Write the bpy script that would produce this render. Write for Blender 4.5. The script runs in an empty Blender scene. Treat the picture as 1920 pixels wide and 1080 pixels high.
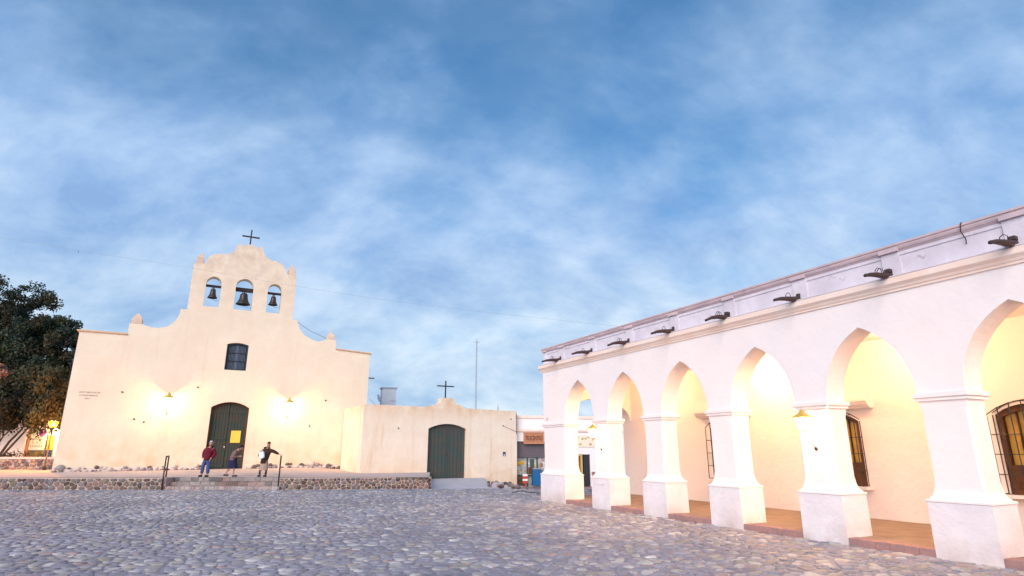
import bpy, bmesh, math, random
import numpy as np
from mathutils import Vector, Matrix, noise
random.seed(7)
R = math.radians
S = bpy.context.scene
C = S.collection

# ------------------------------------------------------------------ camera, light, exposure
EYE = 1.7
cd = bpy.data.cameras.new('camera'); cam = bpy.data.objects.new('camera', cd); C.objects.link(cam)
cam.location = (0, 0, EYE); cam.rotation_euler = (R(90 + 15.5), 0, 0)
cd.sensor_width = 36; cd.lens = 1100 / 1920 * 36; cd.clip_start = .1; cd.clip_end = 2000
S.camera = cam
S.view_settings.view_transform = 'Standard'; S.view_settings.look = 'None'
S.view_settings.gamma = 1; S.view_settings.use_curve_mapping = False
S.view_settings.exposure = 1.4
S.cycles.max_bounces = 8; S.cycles.diffuse_bounces = 4; S.cycles.transparent_max_bounces = 12
S.cycles.sample_clamp_indirect = 6
S.cycles.use_denoising = True

SUN_AZ = R(198)      # compass-like, from +Y clockwise: behind the camera, a little to the left
SUN_EL = R(24)
w = bpy.data.worlds.new('World'); S.world = w; w.use_nodes = True
nt = w.node_tree; N = nt.nodes; L = nt.links
for n_ in list(N): N.remove(n_)
out = N.new('ShaderNodeOutputWorld'); bg = N.new('ShaderNodeBackground')
sky = N.new('ShaderNodeTexSky'); sky.sky_type = 'NISHITA'; sky.sun_disc = False
sky.sun_elevation = SUN_EL; sky.sun_rotation = SUN_AZ; sky.air_density = 1.3; sky.ozone_density = 3.0; sky.dust_density = .4
bg.inputs['Strength'].default_value = .1
tc = N.new('ShaderNodeTexCoord')
sep = N.new('ShaderNodeSeparateXYZ'); L.new(tc.outputs['Generated'], sep.inputs[0])
def wm(op, a, b=None, c=None):
    m = N.new('ShaderNodeMath'); m.operation = op
    for i, v in enumerate((a, b, c)):
        if v is None: continue
        if isinstance(v, (int, float)): m.inputs[i].default_value = v
        else: L.new(v, m.inputs[i])
    return m.outputs[0]
zc = wm('ADD', wm('MAXIMUM', sep.outputs[2], 0.0), .75)
px = wm('DIVIDE', sep.outputs[0], zc); py = wm('DIVIDE', sep.outputs[1], zc)
cmb = N.new('ShaderNodeCombineXYZ'); L.new(px, cmb.inputs[0]); L.new(py, cmb.inputs[1])
mp = N.new('ShaderNodeMapping'); L.new(cmb.outputs[0], mp.inputs[0])
mp.inputs['Rotation'].default_value = (0, 0, R(-38)); mp.inputs['Scale'].default_value = (1.25, 1.9, 1); mp.inputs['Location'].default_value = (1.2, 4.1, 0)
def wnoise(scale, detail, rough, dist):
    t = N.new('ShaderNodeTexNoise'); L.new(mp.outputs[0], t.inputs['Vector'])
    t.inputs['Scale'].default_value = scale; t.inputs['Detail'].default_value = detail
    t.inputs['Roughness'].default_value = rough; t.inputs['Distortion'].default_value = dist
    return t.outputs['Fac']
n1 = wnoise(2.3, 6, .52, .25); n2 = wnoise(6.0, 6, .54, .15)
dens = wm('ADD', wm('MULTIPLY', n1, .68), wm('MULTIPLY', n2, .32))
# denser towards the horizon, as an overcast layer seen at a slant
el = wm('MAXIMUM', sep.outputs[2], 0.0)
dens = wm('ADD', dens, wm('MULTIPLY', wm('SUBTRACT', .53, el), .66))
mr = N.new('ShaderNodeMapRange'); L.new(dens, mr.inputs[0])
mr.inputs[1].default_value = .34; mr.inputs[2].default_value = .70; mr.interpolation_type = 'SMOOTHSTEP'; mr.inputs[3].default_value = .24; mr.inputs[4].default_value = 1.0
cloudcol = N.new('ShaderNodeValToRGB'); L.new(el, cloudcol.inputs[0])
cr = cloudcol.color_ramp
cr.elements[0].position = 0.0; cr.elements[0].color = (2.55, 3.15, 3.65, 1)
cr.elements[1].position = .75; cr.elements[1].color = (1.18, 1.96, 3.20, 1)
e_ = cr.elements.new(.35); e_.color = (1.66, 2.36, 3.45, 1)
skymul = N.new('ShaderNodeMix'); skymul.data_type = 'RGBA'; skymul.blend_type = 'MULTIPLY'; skymul.inputs['Factor'].default_value = 1
L.new(sky.outputs[0], skymul.inputs['A']); skymul.inputs['B'].default_value = (.12, .38, .53, 1)
mx = N.new('ShaderNodeMix'); mx.data_type = 'RGBA'; L.new(mr.outputs[0], mx.inputs['Factor'])
L.new(skymul.outputs['Result'], mx.inputs['A']); L.new(cloudcol.outputs[0], mx.inputs['B'])
n3 = wnoise(4.4, 9, .60, .2)
n3r = N.new('ShaderNodeMapRange'); L.new(n3, n3r.inputs[0])
for i_, v_ in enumerate((.32, .68, .78, 1.18)): n3r.inputs[i_ + 1].default_value = v_
shade = N.new('ShaderNodeMix'); shade.data_type = 'RGBA'; shade.blend_type = 'MULTIPLY'; shade.inputs['Factor'].default_value = 1
pw_r = wm('POWER', n3r.outputs[0], 1.9); pw_g = wm('POWER', n3r.outputs[0], 1.25); pw_b = wm('POWER', n3r.outputs[0], .6)
cshade = N.new('ShaderNodeCombineColor'); L.new(pw_r, cshade.inputs[0]); L.new(pw_g, cshade.inputs[1]); L.new(pw_b, cshade.inputs[2])
L.new(cloudcol.outputs[0], shade.inputs['A']); L.new(cshade.outputs[0], shade.inputs['B']); L.new(shade.outputs['Result'], mx.inputs['B'])
L.new(mx.outputs['Result'], bg.inputs['Color']); L.new(bg.outputs[0], out.inputs[0])

sd = bpy.data.lights.new('sun', 'SUN'); sd.energy = 1.5; sd.angle = R(50); sd.color = (1.0, .85, .76)
so = bpy.data.objects.new('sun', sd); C.objects.link(so)
dirv = Vector((math.sin(SUN_AZ) * math.cos(SUN_EL), math.cos(SUN_AZ) * math.cos(SUN_EL), math.sin(SUN_EL)))
so.rotation_euler = dirv.to_track_quat('Z', 'Y').to_euler(); so.location = (0, -10, 30)

# ------------------------------------------------------------------ materials
MATS = {}
def mat(name, col, rough=.85, var=.0, vscale=1.5, col2=None, bump=0, bscale=30, spec=.3, metal=0, attr=False, emit=0, stain=None, streak=0, wave=0):
    if name in MATS: return MATS[name]
    m = bpy.data.materials.new(name); m.use_nodes = True
    t = m.node_tree; n = t.nodes; l = t.links
    b = n['Principled BSDF']; b.inputs['Roughness'].default_value = rough
    b.inputs['Specular IOR Level'].default_value = spec; b.inputs['Metallic'].default_value = metal
    tcx = n.new('ShaderNodeTexCoord')
    base = None
    if attr:
        a = n.new('ShaderNodeAttribute'); a.attribute_name = 'tint'; base = a.outputs['Color']
    def noi(sc, det=6, ro=.6, stretch=None):
        x = n.new('ShaderNodeTexNoise'); x.inputs['Scale'].default_value = sc; x.inputs['Detail'].default_value = det; x.inputs['Roughness'].default_value = ro
        if stretch:
            mm = n.new('ShaderNodeMapping'); mm.inputs['Scale'].default_value = stretch; l.new(tcx.outputs['Object'], mm.inputs[0]); l.new(mm.outputs[0], x.inputs[0])
        else: l.new(tcx.outputs['Object'], x.inputs[0])
        return x.outputs['Fac']
    def rng(s, a, b_, c=0, d=1):
        x = n.new('ShaderNodeMapRange'); l.new(s, x.inputs[0])
        for i, v in enumerate((a, b_, c, d)): x.inputs[i + 1].default_value = v
        return x.outputs[0]
    def mixc(f, A, B_, mode='MIX'):
        x = n.new('ShaderNodeMix'); x.data_type = 'RGBA'; x.blend_type = mode
        if isinstance(f, float): x.inputs['Factor'].default_value = f
        else: l.new(f, x.inputs['Factor'])
        for key, v in (('A', A), ('B', B_)):
            if isinstance(v, tuple): x.inputs[key].default_value = (*v[:3], 1)
            else: l.new(v, x.inputs[key])
        return x.outputs['Result']
    c0 = base if base is not None else tuple(col)
    if var > 0 or col2:
        c2 = tuple(col2) if col2 else tuple(v * (1 - var) for v in col)
        if base is not None:
            k = mixc(rng(noi(vscale), .35, .7), (1, 1, 1), (1 - var,) * 3)
            c0 = mixc(1.0, base, k, 'MULTIPLY')
        else:
            c0 = mixc(rng(noi(vscale), .38, .68), c0, c2)
            c0 = mixc(rng(noi(vscale * 7), .45, .75, 0, .45), c0, c2)
    if streak:
        sc = tuple(v * .72 for v in col) if not stain else (stain[0][0] if isinstance(stain, list) else stain[0])
        c0 = mixc(rng(noi(1.0, 5, .6, (2.6, 2.6, .22)), .56, .78, 0, streak), c0, sc)
    for scol, z0, z1, amt in ([] if not stain else (stain if isinstance(stain, list) else [stain])):
        sp = n.new('ShaderNodeSeparateXYZ'); l.new(tcx.outputs['Object'], sp.inputs[0])
        h = rng(sp.outputs[2], z0, z1, 1, 0)
        nn = rng(noi(1.3), .35, .65, 0, 1)
        mm = n.new('ShaderNodeMath'); mm.operation = 'MULTIPLY'; l.new(h, mm.inputs[0]); l.new(nn, mm.inputs[1])
        m2 = n.new('ShaderNodeMath'); m2.operation = 'MULTIPLY'; l.new(mm.outputs[0], m2.inputs[0]); m2.inputs[1].default_value = amt
        c0 = mixc(m2.outputs[0], c0, scol)
    if isinstance(c0, tuple): b.inputs['Base Color'].default_value = (*c0[:3], 1)
    else: l.new(c0, b.inputs['Base Color'])
    if bump:
        bp = n.new('ShaderNodeBump'); bp.inputs['Strength'].default_value = bump; bp.inputs['Distance'].default_value = .02
        l.new(noi(bscale, 5), bp.inputs['Height']); l.new(bp.outputs[0], b.inputs['Normal'])
    if wave:
        bq = n.new('ShaderNodeBump'); bq.inputs['Strength'].default_value = wave; bq.inputs['Distance'].default_value = .10
        l.new(noi(1.7, 4, .55), bq.inputs['Height'])
        if bump: l.new(bq.outputs[0], bp.inputs['Normal'])
        else: l.new(bq.outputs[0], b.inputs['Normal'])
    if emit:
        b.inputs['Emission Color'].default_value = (*col[:3], 1); b.inputs['Emission Strength'].default_value = emit
    MATS[name] = m
    return m
M_ch = mat('cream_plaster', (.82, .71, .56), .92, .10, .5, (.78, .64, .49), .5, 14, stain=[((.68, .46, .26), .5, 3.0, .8), ((.54, .40, .30), 14.8, 8.6, .75)], streak=.28, wave=.3)
M_yard = mat('yard_plaster', (.82, .71, .58), .92, .12, .7, (.77, .63, .49), .5, 14, stain=[((.66, .40, .20), -.5, 1.4, .7), ((.62, .36, .18), 4.7, 3.5, .8)], streak=.55, wave=.45)
M_gab = mat('weathered_gable_plaster', (.74, .58, .46), .95, .2, 1.1, (.62, .44, .32), .6, 14, streak=.5)
M_wh = mat('white_limewash', (.84, .785, .775), .9, .05, .7, (.82, .75, .73), .45, 9, streak=.10, wave=.2)
M_pl = mat('plinth_limewash', (.80, .76, .78), .9, .10, 1.5, (.72, .67, .69), .5, 12, stain=[((.52, .42, .38), 0, .42, .9), ((.62, .52, .48), .0, 1.0, .35)], wave=.4)
M_par = mat('parapet_plaster', (.70, .66, .72), .92, .16, 1.3, (.56, .52, .58), .4, 10, streak=.45)
M_peach = mat('lamplit_peach_cornice', (.86, .66, .55), .9, .12, 2, (.86, .74, .67), .2, 20)  # peach puts the warm lamp light from below into the cornice colour
M_capd = mat('aged_coping', (.64, .51, .52), .92, .25, 2, (.50, .40, .43), .3, 20)
M_org = mat('ochre_coping', (.70, .40, .20), .9, .3, 3, (.74, .5, .34), .3, 20)
M_floor = mat('terracotta_floor', (.30, .22, .17), .8, .3, 3, (.22, .16, .12), .3, 12)
M_kerb = mat('red_brick_kerb', (.38, .22, .20), .85, .3, 6, (.28, .18, .18), .4, 25)
M_plat = mat('platform_earth', (.58, .48, .44), .9, .15, .8, (.50, .40, .37), .4, 8)
M_conc = mat('pale_concrete', (.58, .56, .58), .9, .2, 1.3, (.44, .43, .46), .4, 9)
M_soil = mat('dusty_soil', (.36, .34, .39), .95, .35, 2.0, (.27, .25, .30), .5, 10)
M_street = mat('street_surface', (.33, .31, .33), .95, .2, 1, None, .3, 8)
M_cob = mat('river_cobble', (.3, .3, .3), .58, .35, 7, None, .6, 26, spec=.45, attr=True)
M_mort = mat('pale_mortar', (.50, .38, .32), .95, .25, 4, (.45, .34, .30), .5, 18)
M_stone = mat('field_stone', (.3, .3, .3), .8, .3, 7, None, .5, 22, attr=True)
M_door = mat('green_door_wood', (.032, .055, .045), .75, .3, 1.6, (.075, .050, .038), .4, 20)
M_door2 = mat('weathered_green_wood', (.045, .075, .070), .8, .3, 1.8, (.085, .070, .060), .4, 20)
M_iron = mat('black_iron', (.02, .02, .025), .5, spec=.5)
M_bronze = mat('bell_bronze', (.05, .05, .055), .45, .4, 6, (.09, .06, .045), .2, 15, metal=.6)
M_beam = mat('dark_beam_wood', (.035, .022, .028), .8, .3, 6)
M_rust = mat('rusty_iron', (.07, .035, .03), .7, .4, 6, (.05, .04, .045), .3, 30)
M_brown = mat('brown_wood', (.11, .045, .02), .6, .4, 5, (.06, .025, .012), .3, 20)
M_amber = mat('amber_window_pane', (.52, .34, .05), .25, .35, 3, (.35, .2, .03), 0, spec=.6)
M_win = mat('dark_shutter', (.03, .04, .055), .5, .2, 4)
M_gold = mat('brass_lantern_cap', (.62, .42, .08), .5, .2, 8)
M_ltblue = mat('painted_tank_metal', (.55, .60, .68), .6, .12, 2)
M_mast = mat('galvanised_metal', (.35, .38, .43), .5)
M_grafd = mat('painted_lettering', (.33, .16, .12), .9)
M_scr = mat('faded_scribble', (.50, .42, .47), .9)
M_yel = mat('yellow_paper', (.85, .60, .09), .8, .05, 4)
M_trunk = mat('tree_bark', (.10, .065, .05), .95, .3, 5, None, .6, 12)
M_leaf = mat('leaf', (.06, .08, .04), .7, attr=True)
M_blue = mat('blue_paint', (.012, .11, .27), .45)
M_grey = mat('grey_roller_shutter', (.13, .11, .13), .7, .1, 3)
M_glass = mat('shop_glass', (.25, .28, .28), .15, .4, 3, (.6, .6, .55), spec=.6)
M_sign = mat('wooden_sign', (.45, .20, .11), .8, .2, 8)
M_signd = mat('sign_lettering', (.10, .03, .02), .8)
M_bulb = mat('lamp_bulb', (1, .80, .48), .4, emit=14)
M_bulbo = mat('orange_lamp_bulb', (1, .62, .25), .4, emit=30)
def glow_glass(name, col, st):
    m = bpy.data.materials.new(name); m.use_nodes = True; t = m.node_tree; n = t.nodes
    n.remove(n['Principled BSDF']); o = n['Material Output']
    a = n.new('ShaderNodeBsdfTransparent'); b = n.new('ShaderNodeEmission'); b.inputs[0].default_value = (*col, 1); b.inputs[1].default_value = st
    x = n.new('ShaderNodeMixShader'); x.inputs[0].default_value = .35
    t.links.new(a.outputs[0], x.inputs[1]); t.links.new(b.outputs[0], x.inputs[2]); t.links.new(x.outputs[0], o.inputs[0])
    return m
M_gg = glow_glass('lit_lantern_glass', (1, .86, .6), 5)
M_ggo = glow_glass('lit_orange_glass', (1, .22, .01), 3.2)

# ------------------------------------------------------------------ helpers
def tag(o, label=None, cat=None, group=None, kind=None):
    if label: o['label'] = label
    if cat: o['category'] = cat
    if group: o['group'] = group
    if kind: o['kind'] = kind
    return o
def empty(name, loc=(0, 0, 0), rz=0, label=None, cat=None, group=None):
    o = bpy.data.objects.new(name, None); C.objects.link(o); o.location = loc; o.rotation_euler = (0, 0, rz)
    o.empty_display_size = .2
    return tag(o, label, cat, group)
def link(name, me, m=None, parent=None, loc=None, rot=None):
    if m is not None and not me.materials: me.materials.append(m)
    o = bpy.data.objects.new(name, me); C.objects.link(o)
    if parent: o.parent = parent
    if loc: o.location = loc
    if rot: o.rotation_euler = rot
    return o
def fin(name, bm, m, parent=None, smooth=False, loc=None, rot=None, recalc=True):
    if recalc: bmesh.ops.recalc_face_normals(bm, faces=bm.faces)
    me = bpy.data.meshes.new(name); bm.to_mesh(me); bm.free()
    if smooth:
        for p in me.polygons: p.use_smooth = True
    return link(name, me, m, parent, loc, rot)
def box(bm, x0, x1, y0, y1, z0, z1, bev=0):
    v = [bm.verts.new((x, y, z)) for x in (x0, x1) for y in (y0, y1) for z in (z0, z1)]
    fs = []
    for q in ((0, 1, 3, 2), (4, 6, 7, 5), (0, 4, 5, 1), (2, 3, 7, 6), (0, 2, 6, 4), (1, 5, 7, 3)):
        fs.append(bm.faces.new([v[i] for i in q]))
    if bev:
        es = list({e for f in fs for e in f.edges})
        bmesh.ops.bevel(bm, geom=es, offset=bev, segments=1, affect='EDGES', profile=.5)
    return v
def boxo(name, x0, x1, y0, y1, z0, z1, m, parent=None, bev=0):
    bm = bmesh.new(); box(bm, x0, x1, y0, y1, z0, z1, bev); return fin(name, bm, m, parent)
def tube(bm, pts, rad, n=8, cap=True):
    pts = [Vector(p) for p in pts]
    if not hasattr(rad, '__len__'): rad = [rad] * len(pts)
    rings = []; up = None
    for i, p in enumerate(pts):
        d = (pts[min(i + 1, len(pts) - 1)] - pts[max(i - 1, 0)])
        if d.length < 1e-7: d = Vector((0, 0, 1))
        d.normalize()
        if up is None: up = Vector((0, 0, 1)) if abs(d.z) < .9 else Vector((1, 0, 0))
        a = d.cross(up); 
        if a.length < 1e-4: a = d.cross(Vector((0, 1, 0)))
        a.normalize(); b = a.cross(d).normalized(); up = b
        rings.append([bm.verts.new(p + (a * math.cos(t) + b * math.sin(t)) * rad[i]) for t in [2 * math.pi * k / n for k in range(n)]])
    for r0, r1 in zip(rings, rings[1:]):
        for k in range(n): bm.faces.new((r0[k], r0[(k + 1) % n], r1[(k + 1) % n], r1[k]))
    if cap: bm.faces.new(rings[0][::-1]); bm.faces.new(rings[-1])
def lathe(bm, prof, cx=0, cy=0, n=20, cap=True):
    rings = [[bm.verts.new((cx + r * math.cos(2 * math.pi * k / n), cy + r * math.sin(2 * math.pi * k / n), z)) for k in range(n)] for r, z in prof]
    for r0, r1 in zip(rings, rings[1:]):
        for k in range(n): bm.faces.new((r0[k], r0[(k + 1) % n], r1[(k + 1) % n], r1[k]))
    if cap: bm.faces.new(rings[0][::-1]); bm.faces.new(rings[-1])
def plate(name, loops, y0, y1, m, parent=None, axis='xz', jitter=0):
    """outline with holes in the local (x, z) plane, solid between y0 and y1"""
    cu = bpy.data.curves.new(name, 'CURVE'); cu.dimensions = '2D'; cu.fill_mode = 'BOTH'; cu.extrude = abs(y1 - y0) / 2
    for lp in loops:
        s = cu.splines.new('POLY'); s.points.add(len(lp) - 1); s.use_cyclic_u = True
        for p, q in zip(s.points, lp): p.co = (q[0], q[1], 0, 1)
    o = bpy.data.objects.new(name, cu); C.objects.link(o)
    bpy.context.view_layer.update()
    dg = bpy.context.evaluated_depsgraph_get()
    me = bpy.data.meshes.new_from_object(o.evaluated_get(dg)); bpy.data.objects.remove(o)
    yc = (y0 + y1) / 2
    for v in me.vertices:
        x, y, z = v.co
        v.co = (x, yc + z, y) if axis == 'xz' else (yc + z, x, y)
    bm = bmesh.new(); bm.from_mesh(me); bmesh.ops.remove_doubles(bm, verts=bm.verts, dist=1e-5); bmesh.ops.recalc_face_normals(bm, faces=bm.faces)
    bm.to_mesh(me); bm.free(); me.materials.clear()
    me.polygons.foreach_set('use_smooth', [False] * len(me.polygons))
    for nm in ('sharp_face', 'custom_normal'):
        if nm in me.attributes and nm != 'sharp_face': me.attributes.remove(me.attributes[nm])
    me.update()
    return link(name, me, m, parent)
def arcpts(cx, cz, rx, rz, a0, a1, n=14):
    return [(cx + rx * math.cos(R(a0 + (a1 - a0) * k / n)), cz + rz * math.sin(R(a0 + (a1 - a0) * k / n))) for k in range(n + 1)]
def seg_arch(x0, x1, z0, zs, zt, n=12):
    """opening with a segmental or elliptical head; goes up the left side and over"""
    c = (x0 + x1) / 2; h = (x1 - x0) / 2; r = zt - zs
    if r >= h * .8:
        head = arcpts(c, zs, h, r, 180, 0, n)
    else:
        rad = (h * h + r * r) / (2 * r); a = math.degrees(math.asin(h / rad)); head = arcpts(c, zt - rad, rad, rad, 90 + a, 90 - a, n)
    return [(x0, z0)] + head + [(x1, z0)]
def smooth_line(pts, k=4):
    """Catmull-Rom through the points"""
    o = []
    for i in range(len(pts) - 1):
        p0 = pts[max(i - 1, 0)]; p1 = pts[i]; p2 = pts[i + 1]; p3 = pts[min(i + 2, len(pts) - 1)]
        for j in range(k):
            t = j / k
            o.append(tuple(.5 * ((2 * p1[c]) + (-p0[c] + p2[c]) * t + (2 * p0[c] - 5 * p1[c] + 4 * p2[c] - p3[c]) * t * t + (-p0[c] + 3 * p1[c] - 3 * p2[c] + p3[c]) * t ** 3) for c in (0, 1)))
    return o + [tuple(pts[-1])]
def voronoi(pts, rad, bounds=None):
    """clipped cells around the points; python half-plane clipping against near neighbours"""
    grid = {}
    for i, (x, y) in enumerate(pts): grid.setdefault((int(x // rad), int(y // rad)), []).append(i)
    cells = []
    for i, (x, y) in enumerate(pts):
        gx, gy = int(x // rad), int(y // rad)
        nb = [j for a in (-1, 0, 1) for b in (-1, 0, 1) for j in grid.get((gx + a, gy + b), ()) if j != i]
        nb.sort(key=lambda j: (pts[j][0] - x) ** 2 + (pts[j][1] - y) ** 2)
        h = rad * .62
        poly = [(x - h, y - h), (x + h, y - h), (x + h, y + h), (x - h, y + h)]
        if bounds:
            x0, x1, y0, y1 = bounds
            poly = [(min(max(a, x0), x1), min(max(b, y0), y1)) for a, b in poly]
        for j in nb[:14]:
            dx, dy = pts[j][0] - x, pts[j][1] - y; mxx, mxy = x + dx / 2, y + dy / 2; c = dx * mxx + dy * mxy
            new = []; n = len(poly)
            for k in range(n):
                a, b = poly[k], poly[(k + 1) % n]; da = dx * a[0] + dy * a[1] - c; db = dx * b[0] + dy * b[1] - c
                if da <= 0: new.append(a)
                if da * db < 0:
                    t = da / (da - db); new.append((a[0] + (b[0] - a[0]) * t, a[1] + (b[1] - a[1]) * t))
            poly = new
            if len(poly) < 3: break
        if len(poly) >= 3: cells.append((i, poly))
    return cells
def roundpoly(poly, shrink, n=9, sq=.5):
    """resample a cell as an n-gon drawn between the cell's outline and an ellipse"""
    cx = sum(p[0] for p in poly) / len(poly); cy = sum(p[1] for p in poly) / len(poly)
    o = []
    off = random.random() * 6
    rr = []
    for k in range(n):
        a = off + 2 * math.pi * k / n; dx, dy = math.cos(a), math.sin(a); best = 1e9
        m = len(poly)
        for i in range(m):
            p, q = poly[i], poly[(i + 1) % m]; ex, ey = q[0] - p[0], q[1] - p[1]; den = dx * ey - dy * ex
            if abs(den) < 1e-12: continue
            t = ((p[0] - cx) * ey - (p[1] - cy) * ex) / den; u = ((p[0] - cx) * dy - (p[1] - cy) * dx) / den
            if t > 0 and -1e-6 <= u <= 1 + 1e-6: best = min(best, t)
        rr.append((best if best < 1e8 else .05, dx, dy))
    mean = sum(r for r, _, _ in rr) / n
    for r, dx, dy in rr:
        q = (sq * r + (1 - sq) * min(r, mean * 1.12)) 
        q = max(q - shrink, .012); o.append((cx + dx * q, cy + dy * q))
    return (cx, cy), o
def stone_geo(c, poly, h, depth=.03):
    """vertex rows (u, v, w) and faces of one domed stone"""
    n = len(poly); V = []; F = []
    j = [random.uniform(.75, 1.15) for _ in range(n)]
    for s, hh in ((1, -depth), (.97, h * .45), (.78, h * .88)):
        for k, (x, y) in enumerate(poly):
            V.append((c[0] + (x - c[0]) * s, c[1] + (y - c[1]) * s, hh * (j[k] if hh > 0 else 1)))
    V.append((c[0], c[1], h * random.uniform(.95, 1.12)))
    for r in range(2):
        for k in range(n):
            a = r * n + k; b = r * n + (k + 1) % n; F.append((a, b, b + n, a + n))
    for k in range(n): F.append((2 * n + k, 2 * n + (k + 1) % n, 3 * n))
    return V, F
def tint_mesh(name, V, F, cols_per_vert, m, smooth=True):
    me = bpy.data.meshes.new(name); me.from_pydata(V, [], F)
    at = me.color_attributes.new('tint', 'FLOAT_COLOR', 'POINT')
    at.data.foreach_set('color', np.array([(*c, 1) for c in cols_per_vert], dtype=np.float32).ravel())
    if smooth: me.polygons.foreach_set('use_smooth', [True] * len(me.polygons))
    me.materials.append(m); me.update()
    return me
def stonecol(kind='plaza'):
    if kind == 'plaza':
        r = random.random(); g = random.uniform(.25, .35)
        if r < .03: return (g * 1.3, g * 1.0, g * .98)
        if r < .24: g *= random.uniform(1.3, 1.8); return (g, g * .98, g * .98)
        if r < .38: g *= 1.2; return (g * 1.06, g * 1.0, g * .92)
        return (g * .97, g * .97, g * 1.15)
    g = random.uniform(.07, .24); r = random.random()
    if r < .45: return (g * 1.2, g * .82, g * .75)
    if r < .75: return (g, g * .92, g * .98)
    return (g * 1.15, g * 1.0, g * .8)
def stone_wall(parent, x0, x1, z0, z1, y, step, m=M_stone, hgt=.035, name='stone', side=-1, colf=None, ratio=.6):
    """irregular field stones set in a face at local y, looking along -y"""
    pts = []; rz = max(1, round((z1 - z0) / (step * ratio))); dz = (z1 - z0) / rz
    for r in range(rz):
        x = x0 + step * random.uniform(.1, .7)
        while x < x1 - step * .2:
            pts.append((x + random.uniform(-.2, .2) * step, (z0 + dz * (r + .5) + random.uniform(-.34, .34) * dz)))
            x += step * random.uniform(.45, 1.65)
    sc = 1.0
    for i, poly in voronoi(pts, step * 2.0, (x0, x1, z0, z1)):
        c, pp = roundpoly(poly, random.uniform(.004, .016), 10, 1.0)
        V, F = stone_geo(c, pp, hgt * random.uniform(.7, 1.4), .04)
        V = [(u, y + side * ww, v) for u, v, ww in V]
        cc = (colf or stonecol)('wall') if colf is None else colf()
        me = tint_mesh(name, V, F, [cc] * len(V), m)
        link(name, me, None, parent)
def copy_tree(o, parent=None):
    c = o.copy(); C.objects.link(c)
    if parent is not None: c.parent = parent
    for ch in list(o.children): copy_tree(ch, c)
    return c

# ------------------------------------------------------------------ frames of the two buildings
CH_A = R(28); CH_O = (-17.04, 37.0)
AR_A = R(-63.1); AR_O = (1.14, 22.1)
def fac(t, fwd=0.0, z=0.0):
    c, s = math.cos(CH_A), math.sin(CH_A); return (CH_O[0] + t * c + fwd * s, CH_O[1] + t * s - fwd * c, z)
def arc(s_, d, z):
    c, s = math.cos(AR_A), math.sin(AR_A); return (AR_O[0] + s_ * c - d * s, AR_O[1] + s_ * s + d * c, z)
def arc_inv(x, y):
    c, s = math.cos(AR_A), math.sin(AR_A); x -= AR_O[0]; y -= AR_O[1]; return x * c + y * s, -x * s + y * c

# ------------------------------------------------------------------ ground
def sheet(name, pts, m, z=None, kind='structure', thick=0):
    bm = bmesh.new(); vs = [bm.verts.new(p if len(p) == 3 else (*p, z)) for p in pts]; bm.faces.new(vs)
    o = fin(name, bm, m, recalc=False); tag(o, kind=kind)
    return o
terrain = sheet('terrain', [(-400, -120, -1.1), (400, -120, -1.1), (400, 700, -1.1), (-400, 700, -1.1)], M_street)
# the plaza: a slab whose far edge stands above the lower street
bm = bmesh.new()
box(bm, -60, 40, -40, 28.55, -.9, -.004)
plaza = fin('plaza_ground', bm, M_soil); tag(plaza, kind='structure')
# cobblestones
pts = []
sp = .215; y = 7.0; row = 0
while y < 28.35:
    lim = .93 * y + 2.5; x = -lim + (row % 2) * sp / 2
    while x < lim * 1.0:
        jx, jy = x + random.uniform(-.42, .42) * sp, y + random.uniform(-.42, .42) * sp
        a, d = arc_inv(jx, jy)
        if not (d > -.12 and a > -.1 and a < 30) and random.random() > .07: pts.append((jx, jy))
        x += sp * random.uniform(.85, 1.18)
    y += sp * .80; row += 1
cells = voronoi(pts, sp * 2.2)
near = []; rest = []
for i, poly in cells:
    cx, cy = pts[i]
    vis = abs(cx) < .84 * cy and cy > 8.9
    near.append((cy if vis else 1e6 + cy, i, poly))
near.sort(key=lambda t: t[0])
BV = []; BF = []; BC = []
for rank, (key, i, poly) in enumerate(near):
    c, pp = roundpoly(poly, random.choice((.006, .012, .02, .032)), 9 if key < 18 else 7, .35)
    h = random.uniform(.004, .026)
    g = noise.noise(Vector((c[0] * .35, c[1] * .35, 0))) * .22 + noise.noise(Vector((c[0] * 1.4, c[1] * 1.4, 7))) * .16 + 1
    col = tuple(min(v * g, .72) for v in stonecol())
    V, F = stone_geo(c, pp, h, .025)
    tilt = (random.uniform(-.06, .06), random.uniform(-.06, .06))
    V = [(a, b, w_ + (a - c[0]) * tilt[0] + (b - c[1]) * tilt[1]) for a, b, w_ in V]
    if rank < 300:
        V = [(a - c[0], b - c[1], w_) for a, b, w_ in V]
        link('cobblestone', tint_mesh('cobblestone', V, F, [col] * len(V), M_cob), None, plaza, (c[0], c[1], 0))
    else:
        o_ = len(BV); BV += V; BF += [tuple(q + o_ for q in f) for f in F]; BC += [col] * len(V)
cob = link('cobblestones', tint_mesh('cobblestones', BV, BF, BC, M_cob), None, plaza); cob['kind'] = 'stuff'
# raised church platform
def platz(x, y):
    k = min(max((-9.0 - x) / 4, 0), 1); return .52 + k * .0135 * max(y - 28.4, 0) - (1 - k) * .012 * max(y - 28.4, 0)
bm = bmesh.new(); nx, ny = 40, 12
def platx(u, v):
    yy = 28.38 + v * 19; xr = -3.85 - v * 2.4
    return (-50 + (xr + 50) * u, yy)
gr = [[None] * (ny + 1) for _ in range(nx + 1)]
for a in range(nx + 1):
    for b in range(ny + 1):
        x, y = platx(a / nx, b / ny); gr[a][b] = bm.verts.new((x, y, platz(x, y)))
for a in range(nx):
    for b in range(ny): bm.faces.new((gr[a][b], gr[a + 1][b], gr[a + 1][b + 1], gr[a][b + 1]))
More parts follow.
